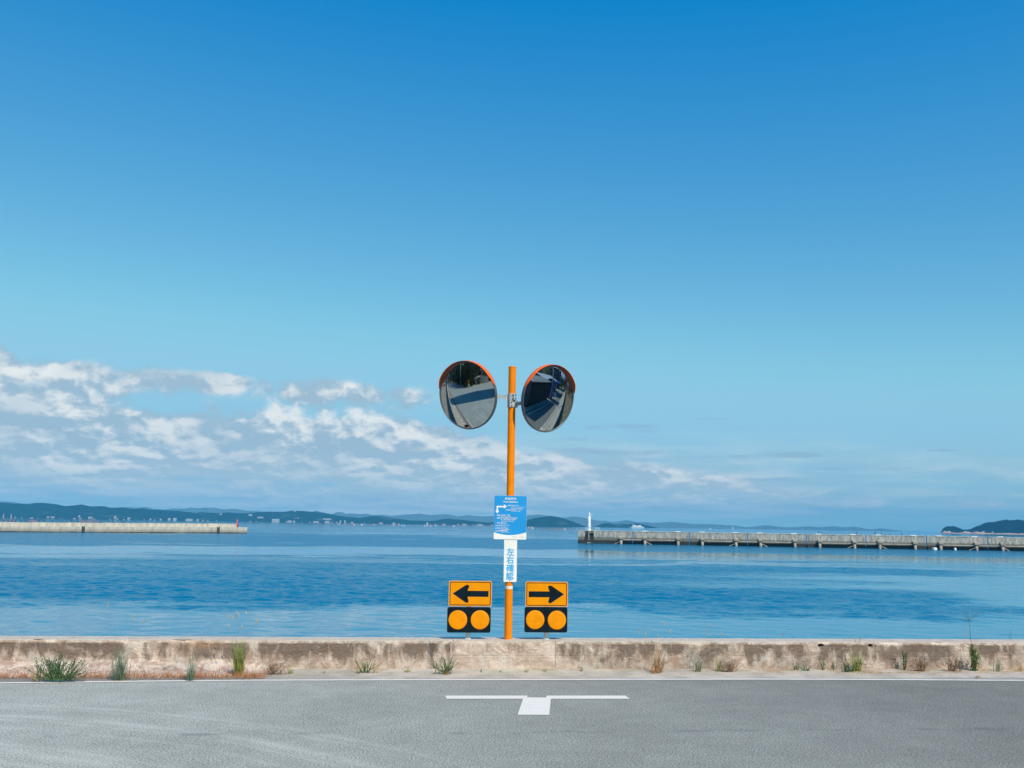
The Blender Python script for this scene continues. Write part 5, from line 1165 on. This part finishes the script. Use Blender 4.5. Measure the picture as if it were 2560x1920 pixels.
def house3(name, cx, cy, rz, W, D, H, R, mw, mr, label, cat='house', windows=(), over=.35):
    t = thing(name, (cx, cy, 0), label, cat); t.rotation_euler = (0, 0, rz)
    o0 = Vector((cx, cy, 0)); L = lambda x, y, z: (cx+x, cy+y, z)
    m = MB(); m.add([L(-W/2, -D/2, -.3), L(W/2, -D/2, -.3), L(W/2, D/2, -.3), L(-W/2, D/2, -.3), L(-W/2, -D/2, H), L(W/2, -D/2, H), L(W/2, D/2, H), L(-W/2, D/2, H), L(-W/2, 0, H+R*.95), L(W/2, 0, H+R*.95)],
                    [(0, 1, 5, 4), (2, 3, 7, 6), (1, 2, 6, 9, 5), (3, 0, 4, 8, 7)]); m.build('wall', mw, t)
    m = MB(); e = over; s_ = R/(D/2)
    for sg in (-1, 1):
        y0 = sg*(D/2+e); z0 = H-e*s_+.03
        m.add([L(-W/2-e, y0, z0), L(W/2+e, y0, z0), L(W/2+e, 0, H+R+.03), L(-W/2-e, 0, H+R+.03), L(-W/2-e, y0, z0+.09), L(W/2+e, y0, z0+.09), L(W/2+e, 0, H+R+.12), L(-W/2-e, 0, H+R+.12)],
              [(0, 1, 2, 3), (4, 5, 6, 7), (0, 1, 5, 4), (1, 2, 6, 5), (2, 3, 7, 6), (3, 0, 4, 7)])
    m.build('roof', mr, t)
    for wx, wz, ww, wh, side in windows:
        y = side*(D/2+.02); f = MB().box(L(wx, y, wz), (ww, .08, wh)).build('window', M_slab, t)
        MB().box(L(wx, y+side*.03, wz), (ww-.14, .06, wh-.14)).build('pane', M_glass, f)
    return t
# long tarred shed along the right stretch
sa = 0.035; sc_ = Vector((12.5, 7.55, 0)); sn_ = Vector((math.sin(sa), -math.cos(sa), 0)); sd_ = Vector((math.cos(sa), math.sin(sa), 0))
ctr = sc_+sn_*2.6
shed = house3('tarred_shed', ctr.x, ctr.y, sa, 7.7, 5.0, 2.65, 0.45, M_dkwall, M_tin, 'long dark shed with grey tin roof beside the road, seen in the right mirror', 'shed')
for k in range(33):
    m = MB(); m.box((ctr.x-3.75+k*.234, ctr.y+2.53+.012*(k % 2), 1.30), (.222, .03, 2.55)); m.build('board', M_board, shed)
for k in range(28):
    m = MB(); m.box((ctr.x-3.75+k*.28, ctr.y+2.70, 2.46), (.05, .30, .05)); m.build('rafter_end', M_board, shed)
house3('white_roofed_hall', 28, 1.5, .12, 13, 8, 2.7, 1.1, M_dkwall, M_roofw, 'hall with pale roof behind the tarred shed, seen in the right mirror', 'building')
house3('tall_house', 46, 3.2, .1, 9, 6, 6.9, .5, M_dkwall, M_dkwall, 'tall dark flat-topped house beyond the pale roof, seen in the right mirror', windows=((-2, 6.8, 2.5, 1, 1), (2, 4.2, 2.5, 1, 1)))
house3('blue_shed', 18.2, 7.6, sa, 1.6, 1.5, 2.9, .25, M_bluet, M_bluet, 'small blue tin shed at the roadside, seen in the right mirror', 'shed')
t = thing('blue_canopy', (27, 7.0, 0), 'blue canopy on posts beyond the blue shed, seen in the right mirror', 'canopy')
MB().box((27, 7.0, 2.55), (8, 3.4, .45), .06).build('roof', M_bluet, t)
for x, y in ((23.4, 8.2), (30.6, 8.6), (23.4, 5.6), (30.6, 6.0)): MB().box((x, y, 1.2), (.15, .15, 2.4)).build('post', M_pipeg, t)
for i, (x, y, s_) in enumerate(((21.0, 8.0, .7), (22.3, 8.2, .6), (24.6, 8.3, .8))):
    tag(MB().box((x, y, s_/2), (s_*1.4, s_, s_), i).build('crate', [M_bluet, M_slab, M_tin][i], org=(x, y, 0)), ['blue crate by the canopy', 'white crate by the canopy', 'grey metal box by the canopy'][i]+', seen in the right mirror', 'crate')
def upole(x, y, h, label):
    t = thing('utility_pole', (x, y, 0), label, 'utility pole'); MB().tube([(x, y, -.2), (x, y, h)], [.15, .10], 12).build('pole', M_pipeg, t, smooth=True)
    for z in (h-.5, h-1.1): MB().box((x, y, z), (1.5, .08, .08), .3).build('crossarm', M_pipeg, t)
upole(17.0, 8.1, 5.6, 'concrete utility pole beside the blue shed, seen in the right mirror')
upole(-33, 4.3, 8, 'concrete utility pole at the left roadside, seen in the left mirror')
# building that throws the wide shadow across the road on the left
house3('plastered_house', -8.8, -1.6, 0, 4.1, 8.0, 11.8, 1.6, M_plast, M_tin, 'tall narrow plastered house whose shadow crosses the road, outside the picture', windows=((0, 9, 1.2, 1.2, 1), (0, 6, 1.2, 1.2, 1), (0, 3, 1.2, 1.2, 1)), over=.2)
house3('cream_house', -31.5, -5.5, .35, 10, 6, 2.0, .5, M_plast, M_plast, 'low cream outbuilding at the gravel corner, seen in the left mirror', 'building')
t = thing('concrete_block_with_sign', (-23.5, 3.5, 0), 'concrete block carrying an orange sign at the road corner, seen in the left mirror', 'road sign')
MB().box((-23.5, 3.5, .42), (.55, .55, .85)).build('block', M_pipeg, t, bevel=.02); MB().box((-23.5, 3.5, 1.45), (.06, .42, 1.1)).build('sign_face', M_sign_y, t); MB().box((-23.45, 3.5, 1.45), (.05, .20, .5)).build('symbol', M_black, t)
# trees
def tree_mesh(seed, H=7.0, Wd=3.2, n=4200):
    random.seed(seed); tr = MB(); tr.tube([(0, 0, -.3), (.1, 0, H*.3), (0, .1, H*.6)], [.22, .16, .06], 8)
    for i in range(7):
        a_ = random.uniform(0, 6.28); z = H*random.uniform(.2, .5); tr.tube([(0, 0, z), (math.cos(a_)*Wd*.4, math.sin(a_)*Wd*.4, z+H*.2)], [.08, .02], 5)
    cr = MB(); lobes = [(Vector((random.uniform(-1, 1)*Wd*.55, random.uniform(-1, 1)*Wd*.55, H*random.uniform(.10, .88))), random.uniform(.7, 1.4)*Wd*.36) for _ in range(22)]
    for i in range(n):
        c, r = random.choice(lobes); d = Vector((random.gauss(0, 1), random.gauss(0, 1), random.gauss(0, 1))).normalized(); p = c+d*r*random.uniform(.7, 1.08)
        leaf(cr, p, d+Vector((random.uniform(-.8, .8), random.uniform(-.8, .8), random.uniform(-.8, .4))), random.uniform(.16, .34), random.uniform(.10, .2))
    return tr, cr
protos = []
TL = [(-27.5, 1.5, 0, 1.0), (-30, -1, 1, 1.1), (-29, 2.6, 2, .9), (-34, 2.2, 0, 1.3), (-35, -3, 1, 1.4), (-39, 1.6, 2, 1.3), (-44, 1.0, 0, 1.5), (-50, 2.0, 1, 1.5), (-38, -9, 2, 1.6), (-34, -13, 0, 1.5), (-31, -17, 1, 1.5),
      (-58, 1.5, 2, 1.7), (-68, 1.8, 0, 2.0), (-80, 2.5, 1, 2.2), (-92, 6, 2, 2.6), (-28, -13, 1, 1.0), (-44, -7, 2, 1.8), (-24.9, 1.6, 2, .30), (-25.4, 4.3, 0, .26), (-26.5, -2.2, 0, .32), (-48, -14, 0, 2.0), (-40, -20, 1, 1.9), (-98, 12, 0, 2.4), (-60, -8, 1, 2.2)]
for i, (x, y, k, s_) in enumerate(TL):
    lab = 'dark evergreen tree in the grove on the left land side, seen in the left mirror' if s_ > .5 else 'low dark shrub beside the concrete block, seen in the left mirror'
    if len(protos) <= k:
        tr, cr = tree_mesh(40+k); t = thing('evergreen_tree', (0, 0, 0), lab, 'tree', 'trees of the left grove')
        tr.build('trunk', M_bark, t); cr.build('crown', M_leaf, t); protos.append(t)
        t.location = (x, y, 0); t.scale = (s_,)*3; t.rotation_euler = (0, 0, i*1.3)
    else:
        copy_tree(protos[k], (x, y, 0), i*1.3, lab, scale=s_)
for i, (x, y, k, s_) in enumerate([(40, -6, 0, .9), (46, -10, 1, 1.0), (36, -9, 2, .8), (55, -5, 1, 1.0), (62, 2, 2, 1.0), (42, 15, 0, .5), (47, 17.5, 1, .6), (52, 15, 2, .65), (50, 21, 0, .7), (58, 18, 1, .8), (40, 19, 2, .4), (49, 12, 0, .7), (56, 10, 1, .9), (50, 8, 2, .6)]):
    c = copy_tree(protos[k], (x, y, 0), i*.9, 'dark green tree behind the houses on the right land side, seen in the right mirror', scale=s_); c['group'] = 'trees behind the right houses'
m = MB(); vs = []; N_ = 26
for i in range(N_):
    for j in range(N_):
        x = 55+i*9; y = -190+j*8; u = (i/(N_-1)-.5)*2; v = (j/(N_-1)-.5)*2; h = 34*max(0, 1-u*u)*max(0, 1-v*v)+3*fn(x*.05, y*.05)
        vs.append((x, y, -.5+h*(1 if 0 < i < N_-1 and 0 < j < N_-1 else 0)))
m.add(vs, [(i*N_+j, (i+1)*N_+j, (i+1)*N_+j+1, i*N_+j+1) for i in range(N_-1) for j in range(N_-1)])
M_hillgreen = mat('wooded_slope', (0.025, 0.06, 0.03), 1.0, var=0.5, vscale=.3, bump=.8, bscale=.5); struct(m.build('land_hill', M_hillgreen, smooth=True))

# ------------------------------------------------------------------ haze over the sea
HAZE_COL = (0.12, 0.57, 1.0); HAZE_DENS = 1.2e-4
mz = bpy.data.materials.new('haze_air'); mz.use_nodes = True; tz = mz.node_tree; tz.nodes.clear()
oz = tz.nodes.new('ShaderNodeOutputMaterial'); vz = tz.nodes.new('ShaderNodeVolumePrincipled')
vz.inputs['Color'].default_value = (*HAZE_COL, 1); vz.inputs['Density'].default_value = HAZE_DENS; vz.inputs['Anisotropy'].default_value = -0.2
tz.links.new(vz.outputs[0], oz.inputs['Volume'])
hz = MB(); hz.box((0, 4250, (190-4.5)/2), (17000, 9700, 194.5)); ho = hz.build('haze', mz); ho['kind'] = 'stuff'; ho['label'] = 'thin blue haze over the sea'
